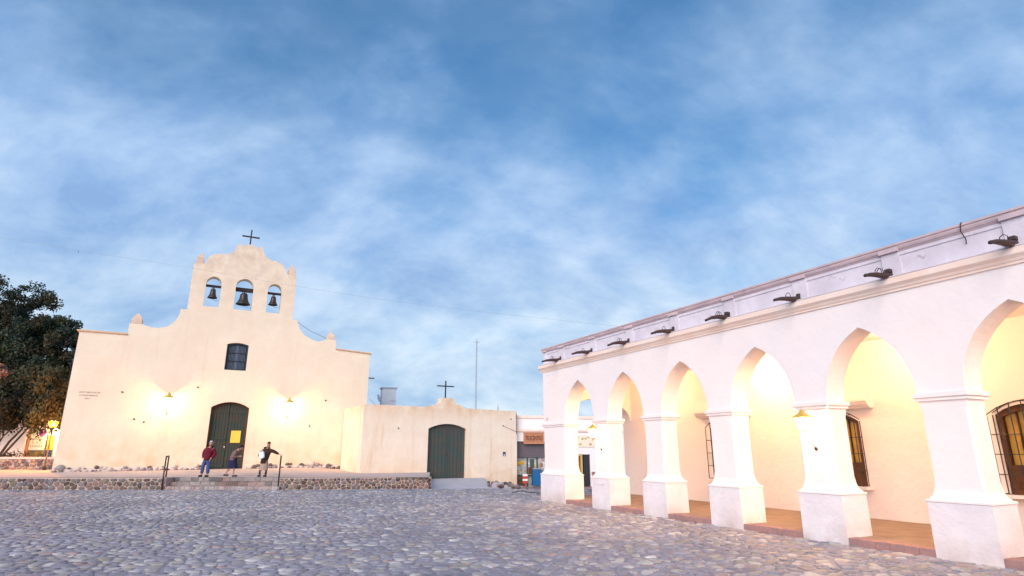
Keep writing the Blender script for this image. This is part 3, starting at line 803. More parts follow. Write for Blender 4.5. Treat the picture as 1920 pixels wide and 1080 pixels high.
# windows in the back wall of the gallery
for wi, c in enumerate(WIN):
    x0, x1 = c - .60, c + .60
    wn = boxo('window', x0, x1, 3.80, 3.86, .86, 2.63, M_brown, ar)
    plate('frame', [seg_arch(x0 + .001, x1 - .001, .861, 2.419, 2.618), seg_arch(x0 + .10, x1 - .10, 1.42, 2.36, 2.50)], 3.64, 3.72, M_brown, wn)
    for a, b in ((x0 + .10, c - .02), (c + .02, x1 - .10)):
        n = 2; w2 = (b - a) / n
        for i in range(n):
            boxo('pane', a + i * w2 + .02, a + (i + 1) * w2 - .012, 3.735, 3.75, 1.42, 2.48, M_amber, wn)
        bm = bmesh.new(); box(bm, a + .03, b - .03, 3.625, 3.639, .98, 1.30, .01); fin('panel', bm, M_brown, wn)
        boxo('glazing_bar', (a + b) / 2 - .012, (a + b) / 2 + .012, 3.70, 3.734, 1.42, 2.47, M_brown, wn)
    boxo('meeting_stile', c - .03, c + .03, 3.63, 3.734, .9, 2.52, M_brown, wn)
    boxo('sill', x0 - .14, x1 + .14, 3.33, 3.60, .79, .855, M_wh, wn)
    # projecting iron grille
    g = empty('grille'); g.parent = wn
    yb = 3.36; xs = [x0 - .03 + (x1 - x0 + .06) * k / 6 for k in range(7)]
    for k, x in enumerate(xs):
        zt = 2.42 + .24 * (1 - ((x - c) / .63) ** 2)
        bm = bmesh.new(); tube(bm, [(x, yb, .86), (x, yb, zt)], .011, 6); fin('bar', bm, M_iron, g)
        if k in (0, 6):
            bm = bmesh.new(); tube(bm, [(x, yb + .235, .86), (x, yb + .235, zt)], .011, 6); fin('bar', bm, M_iron, g)
    for z in (.87, 1.24, 1.63, 2.02):
        bm = bmesh.new(); tube(bm, [(xs[0], 3.60, z), (xs[0], yb, z), (xs[-1], yb, z), (xs[-1], 3.60, z)], .010, 6); fin('rail', bm, M_iron, g)
    bm = bmesh.new(); tube(bm, [(x, yb, 2.42 + .24 * (1 - ((x - c) / .63) ** 2)) for x in xs], .011, 6); fin('rail', bm, M_iron, g)
    bm = bmesh.new()
    for k in range(1, 6):
        zt = 2.42 + .24 * (1 - ((xs[k] - c) / .63) ** 2); tube(bm, [(xs[k], yb, zt), (xs[k], 3.60, zt + .04)], .009, 5)
    tube(bm, [(x, 3.59, 2.46 + .24 * (1 - ((x - c) / .63) ** 2)) for x in xs], .010, 5)
    fin('stay', bm, M_iron, g)
    if wi < 2:
        profile_run('hood', [(3.60, 2.72), (3.44, 2.72), (3.42, 2.76), (3.36, 2.80), (3.34, 2.86), (3.30, 2.88), (3.30, 2.94), (3.60, 2.96)], c - 1.05, c + 1.05, M_wh, wn)
# house number, faded writing and little marks
fc = bpy.data.curves.new('house_number', 'FONT'); fc.body = '19'; fc.size = .16; fc.extrude = .004
dg = bpy.context.evaluated_depsgraph_get()
def text(name, body, size, m, parent, loc, rot, sx=1, bold=0):
    cu = bpy.data.curves.new(name, 'FONT'); cu.body = body; cu.size = size; cu.extrude = .004; cu.align_x = 'CENTER'; cu.offset = bold
    o = bpy.data.objects.new(name, cu); C.objects.link(o); bpy.context.view_layer.update()
    me = bpy.data.meshes.new_from_object(o.evaluated_get(bpy.context.evaluated_depsgraph_get())); bpy.data.objects.remove(o)
    t = link(name, me, m, parent, loc, rot); t.scale = (sx, 1, 1); return t
text('house_number', '19', .15, mat('red_paint_number', (.6, .22, .12), .9), ar, (.30, -.004, 2.75), (R(90), 0, 0))
bm = bmesh.new()
tube(bm, [(3.30, -.098, .70), (3.36, -.098, .73), (3.38, -.098, .69), (3.33, -.098, .68), (3.30, -.098, .70)], .006, 4)
tube(bm, [(3.46 + j * .03, -.098, .70 + .03 * math.sin(j * 2.1)) for j in range(13)], .006, 4)
tube(bm, [(3.80, -.098, .76), (3.82, -.098, .70), (3.70, -.098, .72)], .006, 4); fin('scribble', bm, M_scr, ar)
for s, z in ((5.95, .77), (8.5, .74), (.9, .72), (.5, .70)):
    bm = bmesh.new(); tube(bm, [(s, -.0965, z), (s + .03, -.0975, z + .03)], .006, 4); fin('chip', bm, M_scr, ar)
lantern(3.63, 'lit lantern with a brass cap on the pier nearest the far shops', 200)
lantern(11.04, 'lit lantern with a brass cap on the second pier from the right picture edge', 290)
def gallery_lamp(s_, label, watts):
    p = arc(s_, 2.45, 4.36); o = empty('ceiling_lamp', p, AR_A, label, 'ceiling lamp', 'globe lamps under the gallery ceiling')
    bm = bmesh.new(); lathe(bm, [(.03, -.045), (.07, -.03), (.08, -.001)], n=14); fin('base', bm, M_gold, o, True)
    bm = bmesh.new(); tube(bm, [(0, 0, -.04), (0, 0, -.22)], .012, 8); fin('stem', bm, M_gold, o, True)
    bm = bmesh.new(); bmesh.ops.create_uvsphere(bm, u_segments=14, v_segments=10, radius=.07); fin('bulb', bm, M_bulb, o, True, (0, 0, -.28))
    point('light', (0, 0, -.28), watts, (1, .58, .27), .085, o)
gallery_lamp(2.75, 'lit globe under the gallery ceiling, above the far bays near the shops', 170)
gallery_lamp(7.35, 'lit globe under the gallery ceiling, the brightest, midway along the arcade', 330)
gallery_lamp(11.5, 'lit globe under the gallery ceiling, behind the pier right of the brass lantern', 200)
gallery_lamp(15.6, 'lit globe under the gallery ceiling, beyond the right picture edge', 240)

# ------------------------------------------------------------------ yard wall with gate
GW = fac(6.72, 4.6); GA = R(30)
gt = empty('yard_wall', (GW[0], GW[1], 0), GA, 'cream plastered yard wall with a stepped top over its arched gate', 'wall')
hole = seg_arch(4.22, 6.90, -.05, 3.05, 3.37)
out_ = [(0, -.6), (0, 4.42), (3.95, 4.40), (4.25, 4.46), (4.55, 4.52)] + smooth_line([(4.56, 4.54), (4.85, 4.62), (5.02, 4.86)], 3) + [(5.02, 4.98), (5.25, 5.03), (5.42, 4.99), (5.75, 5.02), (5.92, 4.98)] + smooth_line([(5.95, 4.90), (6.1, 4.66), (6.5, 4.56)], 3) + [(6.62, 4.50), (6.9, 4.40), (10.72, 4.33), (10.72, -1.1), (6.90, -1.1)] + hole[::-1] + [(4.22, -.6)]
plate('wall_face', [out_], 0, .42, M_yard, gt)
boxo('side_wall', 0, .40, .421, 4.5, -.3, 4.40, M_yard, gt)
boxo('yard_building', .6, 10.3, 3.0, 9, -.9, 4.1, M_ch, gt)
gx0, gx1 = 4.24, 6.88
for lf in range(2):
    a, b = (gx0, (gx0 + gx1) / 2 - .01) if lf == 0 else ((gx0 + gx1) / 2 + .01, gx1)
    d = boxo('gate_leaf', a, b, .26, .29, -.05, 3.5, M_door2, gt)
    n = 5; wd = (b - a) / n
    for i in range(n):
        xx = a + i * wd; mx_ = xx + wd / 2; zt = 3.37 - .32 * ((mx_ - 5.56) / 1.34) ** 2 + .14
        bm = bmesh.new(); box(bm, xx + .01, xx + wd - .01, .215 + random.uniform(0, .012), .259, .0, zt, .008); fin('plank', bm, M_door2, d)
    boxo('cover_strip', (b - .07) if lf == 0 else a, b if lf == 0 else a + .07, .18, .212, .0, 3.30, M_door2, d)
boxo('bolt', 5.46, 5.66, .17, .179, 1.45, 1.50, M_iron, gt)
mt = boxo('meter_plate', 9.62, 9.82, -.03, -.001, 1.35, 1.62, mat('dark_blue_plate', (.05, .05, .14), .5), gt)
boxo('meter_window', 9.66, 9.78, -.04, -.031, 1.38, 1.46, mat('white_enamel', (.75, .72, .68), .4), gt)
for x, z in ((2.2, 3.0), (10.2, 3.75), (9.6, 3.3)): boxo('fitting', x, x + .07, -.03, -.001, z, z + .07, M_rust, gt)
bm = bmesh.new(); tube(bm, [(10.66, -.02, 4.2), (10.68, -.03, 3.6), (10.67, -.02, 2.8)], .02, 6); tube(bm, [(9.6, -.02, 3.33), (10.1, -.02, 3.15), (10.66, -.02, 2.95)], .010, 5); fin('cable', bm, M_iron, gt)
gp = Matrix.Translation((GW[0], GW[1], 0)) @ Matrix.Rotation(GA, 4, 'Z')
def gl(x, y, z): return gp @ Vector((x, y, z))
q = gl(5.40, .2, 4.98); cross(q.x, q.y, q.z, 1.16, .60, .036, 'black iron cross above the arched yard gate', GA, .70)

# things on the roofs behind
def atY(px_, py_, Y):
    f = 1100.; P = math.atan(305 / f); u = (px_ - 960) / f; v = (540 - py_) / f
    d = (u, math.cos(P) - v * math.sin(P), math.sin(P) + v * math.cos(P)); return (d[0] / d[1] * Y, Y, EYE + d[2] / d[1] * Y)
tk = empty('roof_cabinet', (-9.62, 46.5, 4.2), R(20), 'pale blue grey metal cabinet standing behind the yard wall, beside a dish', 'cabinet')
boxo('body', -.55, .55, 0, .9, -.2, 2.2, M_ltblue, tk); boxo('lid', -.62, .62, -.06, .96, 2.201, 2.30, M_mast, tk)
boxo('seam', .1, .56, -.012, -.001, 1.22, 1.28, M_mast, tk)
ds = empty('satellite_dish', (-10.25, 46.0, 4.2), 0, 'small satellite dish on a bent pole beside the blue grey cabinet', 'satellite dish')
bm = bmesh.new(); tube(bm, [(.25, 0, .0), (.1, 0, 1.1), (-.12, 0, 1.35)], .025, 6); tube(bm, [(.25, 0, .2), (-.35, -.1, 1.0), (-.75, -.2, 1.35)], .015, 6); fin('pole', bm, M_mast, ds)
bm = bmesh.new(); lathe(bm, [(.01, 0), (.16, .02), (.28, .06), (.30, .065), (.28, .075), (.16, .035), (.01, .015)], n=18, cap=False); fin('dish', bm, M_ltblue, ds, True, (-.1, -.05, 1.4), (R(75), R(12), R(78)))
ms = empty('radio_mast', (-4.25, 70, -1), 0, 'tall thin radio mast rising into the sky behind the yard wall', 'mast')
bm = bmesh.new()
for sx, sy in ((-.12, -.08), (.12, -.08), (0, .13)): tube(bm, [(sx, sy, 0), (sx * .5, sy * .5, 15.5)], .022, 5)
for k in range(30):
    z = 1 + k * .48; f_ = 1 - .5 * z / 15.5; tube(bm, [(-.12 * f_, -.08 * f_, z), (.12 * f_, -.08 * f_, z + .24)], .010, 4); tube(bm, [(.12 * f_, -.08 * f_, z + .24), (0, .13 * f_, z + .48)], .010, 4)
tube(bm, [(-.35, 0, 15.3), (.35, 0, 15.35)], .03, 5); tube(bm, [(0, 0, 15.2), (0, 0, 15.75)], .03, 5); fin('lattice', bm, M_mast, ms)
an = empty('roof_aerial', (-1.45, 62, 4.0), 0, 'short stub aerial on a far roof, right of the radio mast', 'aerial')
bm = bmesh.new(); tube(bm, [(0, 0, 0), (0, 0, 2.35)], .03, 6); box(bm, -.07, .07, -.05, .05, 1.5, 2.1); fin('rod', bm, M_mast, an)

# ------------------------------------------------------------------ white shops beyond the arcade
BGO = (-1.2, 41.6); BGA = R(12)
sh = empty('shop_building', (BGO[0], BGO[1], 0), BGA, 'white one storey shop row beyond the arcade, with a roller shutter', 'building')
zb = -.80
shopo = [(1.12, zb), (1.12, 2.32), (3.72, 2.32), (3.72, zb)]
dooro = [(5.55, zb), (5.55, 1.45), (6.85, 1.45), (6.85, zb)]
plate('shop_front', [[(-3, zb), (-3, 4.05), (16, 4.05), (16, zb)] + dooro[::-1] + shopo[::-1]], 0, .4, M_wh, sh)
boxo('rooms', -3, 16, .9, 7, zb, 3.9, M_wh, sh)
profile_run('cornice', [(-.001, 2.95), (-.10, 2.97), (-.14, 3.05), (-.14, 3.12), (-.001, 3.16)], -3, 16, M_peach, sh)
profile_run('coping', [(-.001, 3.86), (-.08, 3.90), (-.10, 4.08), (.4, 4.10), (.4, 4.052), (-.001, 4.051)], -3, 16, M_peach, sh)
sr = boxo('roller_shutter', 1.13, 3.71, .14, .18, 1.25, 2.31, M_grey, sh)
for k in range(7): boxo('slat', 1.13, 3.71, .115, .139, 1.27 + k * .148, 1.395 + k * .148, M_grey, sr)
sw = boxo('shop_window', 1.13, 3.71, .30, .34, zb, 1.25, M_glass, sh)
for x in (1.14, 2.32, 3.02, 3.64): boxo('mullion', x, x + .06, .20, .299, zb, 1.249, M_iron, sw)
boxo('transom', 1.2, 3.64, .19, .199, .02, .09, M_iron, sw)
random.seed(21)
for k in range(26):
    x = random.uniform(1.25, 3.4); z = random.uniform(.15, 1.0); w2 = random.uniform(.08, .22)
    if 2.3 < x + w2 and x < 2.4: continue
    cc = random.choice([(.65, .55, .1), (.55, .55, .6), (.5, .25, .3), (.2, .3, .2), (.7, .7, .68), (.3, .15, .1)])
    boxo('poster', x, x + w2, .285 - k * .0005, .2995 - k * .0005, z, z + random.uniform(.1, .28), mat('poster_%d' % k, cc, .7, .3, 9), sw)
boxo('banner', 1.28, 2.15, .262, .272, .78, 1.0, mat('banner_yellow', (.75, .45, .05), .7, .3, 9), sw)
boxo('poster', 2.55, 2.85, .25, .26, .3, 1.15, mat('poster_dark', (.06, .10, .11), .6, .3, 9), sw)
boxo('goods', 1.25, 2.25, .27, .29, zb, .0, mat('dark_goods', (.10, .06, .04), .8, .6, 5, (.2, .16, .1)), sw)
sg = boxo('shop_sign', 2.02, 3.46, -.10, -.145 - .06, 2.16, 2.92, M_sign, sh)
for (a, b, c_, d_) in ((2.02, 3.46, 2.86, 2.925), (2.02, 3.46, 2.155, 2.22), (2.02, 2.08, 2.221, 2.859), (3.40, 3.46, 2.221, 2.859)): boxo('sign_frame', a, b, -.235, -.206, c_, d_, mat('sign_frame_wood', (.55, .25, .14), .8), sg)
text('sign_lettering', 'TELECENTRO', .40, M_signd, sg, (2.74, -.209, 2.40), (R(90), 0, 0), .50, .006)
# second shop door and its painted board, seen through the first arch
dr = boxo('door', 5.56, 6.84, .28, .32, zb, 1.44, mat('dim_interior', (.10, .05, .02), .7, .5, 4, (.25, .12, .03)), sh)
boxo('door_frame', 5.56, 5.66, .05, .27, zb, 1.44, M_brown, dr); boxo('door_leaf', 6.38, 6.80, .06, .27, zb, 1.43, M_iron, dr); boxo('door_post', 6.18, 6.30, .05, .27, zb, 1.42, mat('yellow_wood', (.55, .38, .15), .7), dr)
boxo('lintel', 5.66, 6.17, .05, .27, 1.33, 1.43, mat('yellow_wood', (.55, .38, .15), .7), dr)
sb = boxo('painted_board', 5.40, 7.25, -.06, -.001, 1.95, 2.75, mat('board_white', (.78, .70, .55), .7), sh); random.seed(5)
for k in range(34):
    x = random.uniform(5.45, 7.1); z = random.uniform(2.0, 2.62)
    if .22 < (z - 1.95) / .8 < .6 and random.random() < .55: continue
    boxo('painted_patch', x, x + random.uniform(.05, .16), -.066 - k * .0004, -.061 - k * .0004, z, z + random.uniform(.03, .12), mat('board_orange_%d' % (k % 3), [(.62, .30, .04), (.50, .18, .03), (.35, .28, .08)][k % 3], .7), sb)
for k in range(5): boxo('quoin', 6.93 + (k % 2) * .04, 7.2, -.045, -.001, zb + k * .22, zb + k * .22 + .19, mat('quoin_stone', (.35, .22, .2), .9, .3, 6), sh)
# blue bin, striped stand
bb = empty('phone_booth', (*(Matrix.Translation((*BGO, 0)) @ Matrix.Rotation(BGA, 4, 'Z') @ Vector((2.75, -.75, 0))).xy, zb), BGA, 'tall bright blue cabinet on a short leg in front of the shop window', 'cabinet')
boxo('body', -.29, .29, -.2, .2, .25, 1.30, M_blue, bb, .02); boxo('hood', -.31, .31, -.22, .22, 1.30, 1.36, mat('grey_cap', (.3, .32, .33), .6), bb, .01); boxo('leg', .04, .10, -.05, .05, 0, .25, M_mast, bb)
boxo('side_box', -.52, -.295, -.16, .16, .98, 1.42, M_brown, bb, .01)
rs = empty('striped_stand', (*(Matrix.Translation((*BGO, 0)) @ Matrix.Rotation(BGA, 4, 'Z') @ Vector((1.98, -.7, 0))).xy, zb), BGA, 'thin red and white stand between the shop window and the blue cabinet', 'stand')
boxo('pole', -.03, .03, -.03, .03, 0, .75, mat('red_paint', (.45, .06, .05), .6), rs)
for k in range(4): boxo('stripe', -.17, .17, -.05, .05, .40 + k * .15, .53 + k * .15, mat('white_enamel', (.75, .72, .68), .4) if k % 2 else mat('red_paint', (.45, .06, .05), .6), rs)
boxo('shop_pavement', 0, 16, -1.6, -.001, zb, zb + .10, M_kerb, sh)

# ------------------------------------------------------------------ left: low wall, white house, street lamps
lw = empty('garden_wall', (-36, 36.2, 0), 0, 'low stone garden wall with a pale coping, beside the church at left', 'wall')
boxo('mortar', 0, 13, .0, .5, .2, 1.22, M_mort, lw)
random.seed(11)
stone_wall(lw, 2.0, 12.6, .62, 1.22, 0, .30, hgt=.06, colf=lambda: tuple(v * 1.5 for v in stonecol('wall')))
boxo('coping', -.02, 13, -.06, .56, 1.222, 1.34, mat('pale_coping', (.55, .48, .46), .9, .15, 2), lw)
hs = empty('white_house', (-48, 47, 0), R(4), 'low white house behind the tree, left of the church', 'house')
plate('wall', [[(0, .5), (0, 4.0), (22, 4.0), (22, .5), (12.0, .5), (12.0, 3.35), (9.75, 3.35), (9.75, .5), (6.9, .5), (6.9, 3.1), (5.7, 3.1), (5.7, .5)]], 0, .4, M_wh, hs)
boxo('rooms', 0, 22, 1.2, 7, .5, 3.9, M_wh, hs)
boxo('door', 5.71, 6.89, .25, .30, .5, 3.09, M_brown, hs)
kd = boxo('shop_window', 9.76, 11.99, .28, .34, .5, 3.34, M_glass, hs)
boxo('post', 9.78, 9.92, .06, .279, .5, 3.34, M_sign, kd)
bd = boxo('notice_board', 9.98, 11.15, .15, .20, 1.75, 3.2, mat('board_pale_green', (.66, .70, .58), .7), kd)
random.seed(31)
bm = bmesh.new()
for r in range(3):
    x = 10.1 + .1 * r
    while x < 11.0:
        if random.random() < .7: box(bm, x, x + .04, .142, .1495, 2.0 + r * .27, 2.14 + r * .27); box(bm, x, x + .1, .142, .1495, 2.0 + r * .27, 2.03 + r * .27)
        x += .16
fin('faded_strokes', bm, M_grafd, bd)
bm = bmesh.new(); vs = [bm.verts.new(p_) for p_ in ((10.55, .13, 3.05), (10.85, .13, 3.28), (11.15, .13, 3.05), (10.85, .13, 2.72))]; e1 = bmesh.ops.extrude_face_region(bm, geom=[bm.faces.new(vs)])
for v in [g for g in e1['geom'] if isinstance(g, bmesh.types.BMVert)]: v.co.y -= .02
fin('purple_diamond', bm, mat('purple_paint', (.35, .07, .38), .6), kd)
boxo('yellow_panel', 11.35, 11.78, .12, .2, 1.75, 2.85, mat('banner_yellow', (.75, .45, .05), .7), kd); boxo('blue_panel', 11.35, 11.78, .12, .2, 1.15, 1.745, mat('navy_panel', (.03, .05, .14), .6), kd)
boxo('goods', 9.98, 11.2, .2, .27, .55, 1.70, mat('goods_mix', (.10, .08, .03), .8, .6, 4, (.3, .2, .1)), kd)
def street_lamp(x, y, z0, h, label):
    o = empty('street_lamp', (x, y, z0), R(15), label, 'street lamp')
    bm = bmesh.new(); tube(bm, [(0, 0, 0), (0, 0, .18), (0, 0, .2), (0, 0, h - .42)], [.09, .08, .045, .038], 10); fin('pole', bm, M_iron, o, True)
    def fr(bm, a0, a1, z0, z1, cap=False):
        A = [bm.verts.new((sx * a0, sy * a0, z0)) for sx, sy in ((-1, -1), (1, -1), (1, 1), (-1, 1))]; B = [bm.verts.new((sx * a1, sy * a1, z1)) for sx, sy in ((-1, -1), (1, -1), (1, 1), (-1, 1))]
        for k in range(4): bm.faces.new((A[k], A[(k + 1) % 4], B[(k + 1) % 4], B[k]))
        if cap: bm.faces.new(A[::-1]); bm.faces.new(B)
    bm = bmesh.new(); fr(bm, .10, .20, h - .40, h - .05); fin('glass', bm, M_ggo, o)
    bm = bmesh.new(); fr(bm, .22, .05, h - .05, h + .08, True); fin('cap', bm, M_iron, o)
    bm = bmesh.new()
    for sx, sy in ((-1, -1), (1, -1), (1, 1), (-1, 1)): tube(bm, [(sx * .10, sy * .10, h - .41), (sx * .20, sy * .20, h - .05)], .008, 5)
    box(bm, -.11, .11, -.11, .11, h - .43, h - .41); fin('frame', bm, M_iron, o)
    bm = bmesh.new(); bmesh.ops.create_uvsphere(bm, u_segments=12, v_segments=8, radius=.07); fin('bulb', bm, M_bulbo, o, True, (0, 0, h - .22))
    point('light', (0, 0, h - .22), 2600, (1, .32, .04), .09, o)
street_lamp(-27.25, 35.75, platz(-27.25, 35.75), 2.80, 'lit orange street lamp on a black pole, just left of the church')
hl = empty('house_lamp', (-35.70, 47.80, 2.75), R(4), 'bright wall lamp on the white house, half hidden by the church corner', 'wall lamp')
bm = bmesh.new(); tube(bm, [(0, -.02, -.1), (0, -.3, 0), (0, -.35, .1)], .02, 6); fin('bracket', bm, M_iron, hl)
bm = bmesh.new(); bmesh.ops.create_uvsphere(bm, u_segments=12, v_segments=8, radius=.12); fin('bulb', bm, M_bulb, hl, True, (0, -.38, .2))
point('light', (0, -.38, .2), 600, (1, .62, .30), .15, hl)

# ------------------------------------------------------------------ trees
def leafmass(name, clumps, parent, per, size, cols, hang=.5, seed=1):
    rnd = random.Random(seed); V = []; F = []; CC = []
    for (c, r) in clumps:
        c = Vector(c); base = rnd.choice(cols); br = rnd.uniform(.65, 1.35)
        for _ in range(per):
            d = Vector((rnd.gauss(0, 1), rnd.gauss(0, 1), rnd.gauss(0, 1))).normalized() * (r * rnd.random() ** .45)
            d.z = d.z * .8 - hang * r * rnd.random() ** 2
            p = c + d; s = size * rnd.uniform(.6, 1.4)
            ax = Vector((rnd.gauss(0, 1), rnd.gauss(0, 1), rnd.gauss(0, .6) - hang)).normalized()
            sd2 = ax.cross(Vector((rnd.gauss(0, 1), rnd.gauss(0, 1), rnd.gauss(0, 1)))).normalized() * s * .34
            k = len(V); V += [tuple(p - ax * s * .5), tuple(p + sd2), tuple(p + ax * s * .5), tuple(p - sd2)]; F.append((k, k + 1, k + 2, k + 3))
            q = br * rnd.uniform(.75, 1.25); CC += [tuple(v * q for v in base)] * 4
    return link(name, tint_mesh(name, V, F, CC, M_leaf, False), None, parent)
def blobclumps(blobs, n, rr, thr, seed):
    rnd = random.Random(seed); o = []
    while len(o) < n:
        b = rnd.choices(blobs, weights=[q[3] ** 3 for q in blobs])[0]
        d = Vector((rnd.gauss(0, 1), rnd.gauss(0, 1), rnd.gauss(0, 1))).normalized() * (b[3] * rnd.random() ** .4)
        p = Vector(b[:3]) + d
        if noise.noise(p * .55) < thr: continue
        o.append((tuple(p), rnd.uniform(*rr)))
    return o
def limb_tree(t, base, tips, rad, seed):
    rnd = random.Random(seed); bm = bmesh.new()
    for tip, r in tips:
        b = Vector(base) + Vector((rnd.uniform(-.3, .3), rnd.uniform(-.3, .3), 0)); tip = Vector(tip); pts_ = []
        for k in range(8):
            u = k / 7; p = b.lerp(tip, u); p.z += math.sin(u * math.pi) * .35; p += Vector((noise.noise(p * .8 + Vector((seed, 0, 0))), noise.noise(p * .8 + Vector((0, seed, 5))), 0)) * .5 * u
            pts_.append(p)
        tube(bm, pts_, [r * (1 - .8 * k / 7) for k in range(8)], 8)
        for q in range(4):
            k = rnd.randint(3, 6); s0 = pts_[k]; e = s0 + Vector((rnd.uniform(-1.6, 1.6), rnd.uniform(-1.2, 1.2), rnd.uniform(.4, 1.8)))
            tube(bm, [s0, s0.lerp(e, .5) + Vector((0, 0, .15)), e], [r * .3, r * .2, r * .08], 6)
    fin('trunk', bm, M_trunk, t, True)
G1 = [(.030, .050, .032), (.040, .058, .030), (.024, .042, .036), (.055, .050, .026)]
G2 = [(.040, .045, .022), (.050, .050, .022), (.034, .036, .022)]
tr = empty('pepper_tree', (0, 0, 0), 0, 'large dark pepper tree overhanging the white house, left of the church', 'tree')
up = [(-38.6, 44, 11.6, 3.0), (-41.5, 44.5, 10.5, 4.0), (-35.9, 43.5, 10.1, 2.0), (-34.2, 43, 9.6, 1.7), (-35.9, 44, 8.2, 2.4), (-39, 44, 8.2, 3.2), (-34.0, 43.5, 8.0, 2.3), (-32.0, 43.5, 7.0, 2.0), (-33.2, 43.2, 10.0, 1.2), (-31.6, 43.2, 8.9, 1.4)]
dn = [(-39.5, 42.5, 6.0, 2.2), (-36.5, 42.3, 6.0, 2.1), (-34.0, 42.3, 5.9, 2.0), (-31.6, 42.6, 5.8, 1.8), (-42.5, 43, 6.0, 2.2), (-33.2, 41.6, 4.7, 1.25), (-31.2, 41.6, 4.6, 1.2), (-35.6, 41.8, 4.8, 1.25), (-37.8, 42, 4.7, 1.3), (-29.9, 38.9, 4.5, 1.1), (-31.6, 39.2, 4.5, 1.2), (-33.4, 39.6, 4.5, 1.2), (-30.8, 39.3, 6.0, 1.3), (-33.0, 39.8, 6.2, 1.4)]
leafmass('crown', blobclumps(up, 540, (.35, .75), -.10, 3) + blobclumps([(-34.4, 43.5, 10.7, 1.3), (-33.6, 43.4, 9.4, 1.3)], 60, (.3, .6), -.5, 13), tr, 170, .17, G1, .35, 1)
leafmass('crown', blobclumps(dn, 560, (.35, .6), -.2, 4), tr, 130, .18, G2, 1.5, 2)
limb_tree(tr, (-36.2, 42.3, .7), [((-38.6, 44, 11), .16), ((-35, 43, 9), .13), ((-33.0, 42.8, 5.4), .10), ((-31.9, 43, 6.2), .09), ((-40, 44, 8), .14), ((-34.4, 42.5, 4.6), .08), ((-42, 44, 9), .14)], .2, 2)
t2 = empty('pale_tree', (0, 0, 0), 0, 'pale pinkish dry foliage poking in at the left picture edge', 'tree')
leafmass('crown', blobclumps([(-33.0, 36.9, 6.6, 1.0)], 50, (.25, .45), -.5, 9), t2, 90, .13, [(.30, .19, .15), (.36, .24, .20)], .2, 5)
limb_tree(t2, (-33.6, 37, .7), [((-32.6, 37, 6.6), .12), ((-33.2, 37.2, 6.0), .1)], .12, 6)
for k, (x, y, r, lab) in enumerate(((-33.9, 38.6, .42, 'small dark shrub behind the garden wall, under the leaning tree trunks'), (-31.9, 38.7, .48, 'bushier shrub behind the garden wall, in front of the white house wall'), (-30.3, 38.5, .36, 'lowest shrub behind the garden wall, beside the shop window'))):
    s_ = empty('shrub', (x, y, .7), 0, lab, 'shrub', 'shrubs behind the garden wall')
    leafmass('foliage', [((random.uniform(-.5, .5), random.uniform(-.2, .2), random.uniform(.3, .85)), r * .7) for _ in range(7)], s_, 60, .11, [(.07, .055, .035), (.05, .06, .03)], .1, 20 + k)
    bm = bmesh.new(); tube(bm, [(0, 0, -.1), (.05, 0, .5)], [.03, .015], 5); fin('stem', bm, M_trunk, s_)

# ------------------------------------------------------------------ handrails and overhead wire
def rail(x0, y0, x1, y1, label, extra=False):
    o = empty('handrail', (x0, y0, 0), 0, label, 'handrail', 'iron handrails of the stairs'); dx, dy = x1 - x0, y1 - y0
    for (a, b, z) in ((0, 0, -.02), (dx, dy, .45)):
        bm = bmesh.new(); tube(bm, [(a, b, z), (a, b, 1.43)], .032, 10); fin('post', bm, M_rust if extra else M_iron, o, True)
    bm = bmesh.new(); tube(bm, [(-.02 * dx, -.02 * dy, 1.44), (dx, dy, 1.455)], .034, 10); fin('top_rail', bm, M_iron, o, True)
    bm = bmesh.new(); tube(bm, [(0, 0, .75), (dx, dy, 1.0)], .018, 8); fin('mid_rail', bm, M_rust, o, True)
rail(-15.66, 27.66, -16.02, 28.5, 'leaning rust brown handrail at the left end of the stone steps', True)
rail(-10.50, 27.75, -10.93, 28.9, 'dark iron handrail at the right end of the steps, under a woman hand')
wr = empty('overhead_wire', (0, 0, 0), 0, 'thin overhead wire sagging across the sky and the bell gable', 'wire')
P_ = [(-28.0, 26, 12.10), (-24.12, 26, 11.39), (-19.6, 26, 10.62), (-14.78, 26, 9.86), (-9.92, 26, 8.99), (-6.2, 26, 8.40), (-1.94, 26, 7.85), (3.62, 26, 7.23), (9, 26, 6.7)]
bm = bmesh.new(); tube(bm, P_, .0045, 5); fin('cable', bm, mat('wire_grey', (.30, .33, .37), .6), wr)
bm = bmesh.new(); tube(bm, [(-20.3, 26, 10.72), (-20.28, 26, 10.63)], .010, 5); fin('clip', bm, M_iron, wr)

# ------------------------------------------------------------------ people
def skin(name, chains, m, parent, sub=1, root=0):
    """chains: lists of (key, (x,y,z), r[, ry]); a repeated key welds chains into one surface"""
    idx = {}; V = []; Rr = []; E_ = []
    for chn in chains:
        prev = None
        for it in chn:
            k = it[0]
            if k not in idx: idx[k] = len(V); V.append(it[1]); Rr.append((it[2], it[3] if len(it) > 3 else it[2]))
            if prev is not None: E_.append((prev, idx[k]))
            prev = idx[k]
    me = bpy.data.meshes.new(name); me.from_pydata(V, E_, [])
    o = bpy.data.objects.new(name, me); C.objects.link(o)
    md = o.modifiers.new('skin', 'SKIN'); md.use_smooth_shade = True; md.branch_smoothing = .5
    K = {'body': 1.05, 'trousers': 1.10}.get(name, 1.28)
    for i, sv in enumerate(me.skin_vertices[0].data): sv.radius = (Rr[i][0] * K, Rr[i][1] * K); sv.use_root = (i == root)
    sb_ = o.modifiers.new('sub', 'SUBSURF'); sb_.levels = sub; sb_.render_levels = sub
    bpy.context.view_layer.update()
    me2 = bpy.data.meshes.new_from_object(o.evaluated_get(bpy.context.evaluated_depsgraph_get())); bpy.data.objects.remove(o)
    me2.name = name; me2.materials.clear()
    for p in me2.polygons: p.use_smooth = True
    return link(name, me2, m, parent)
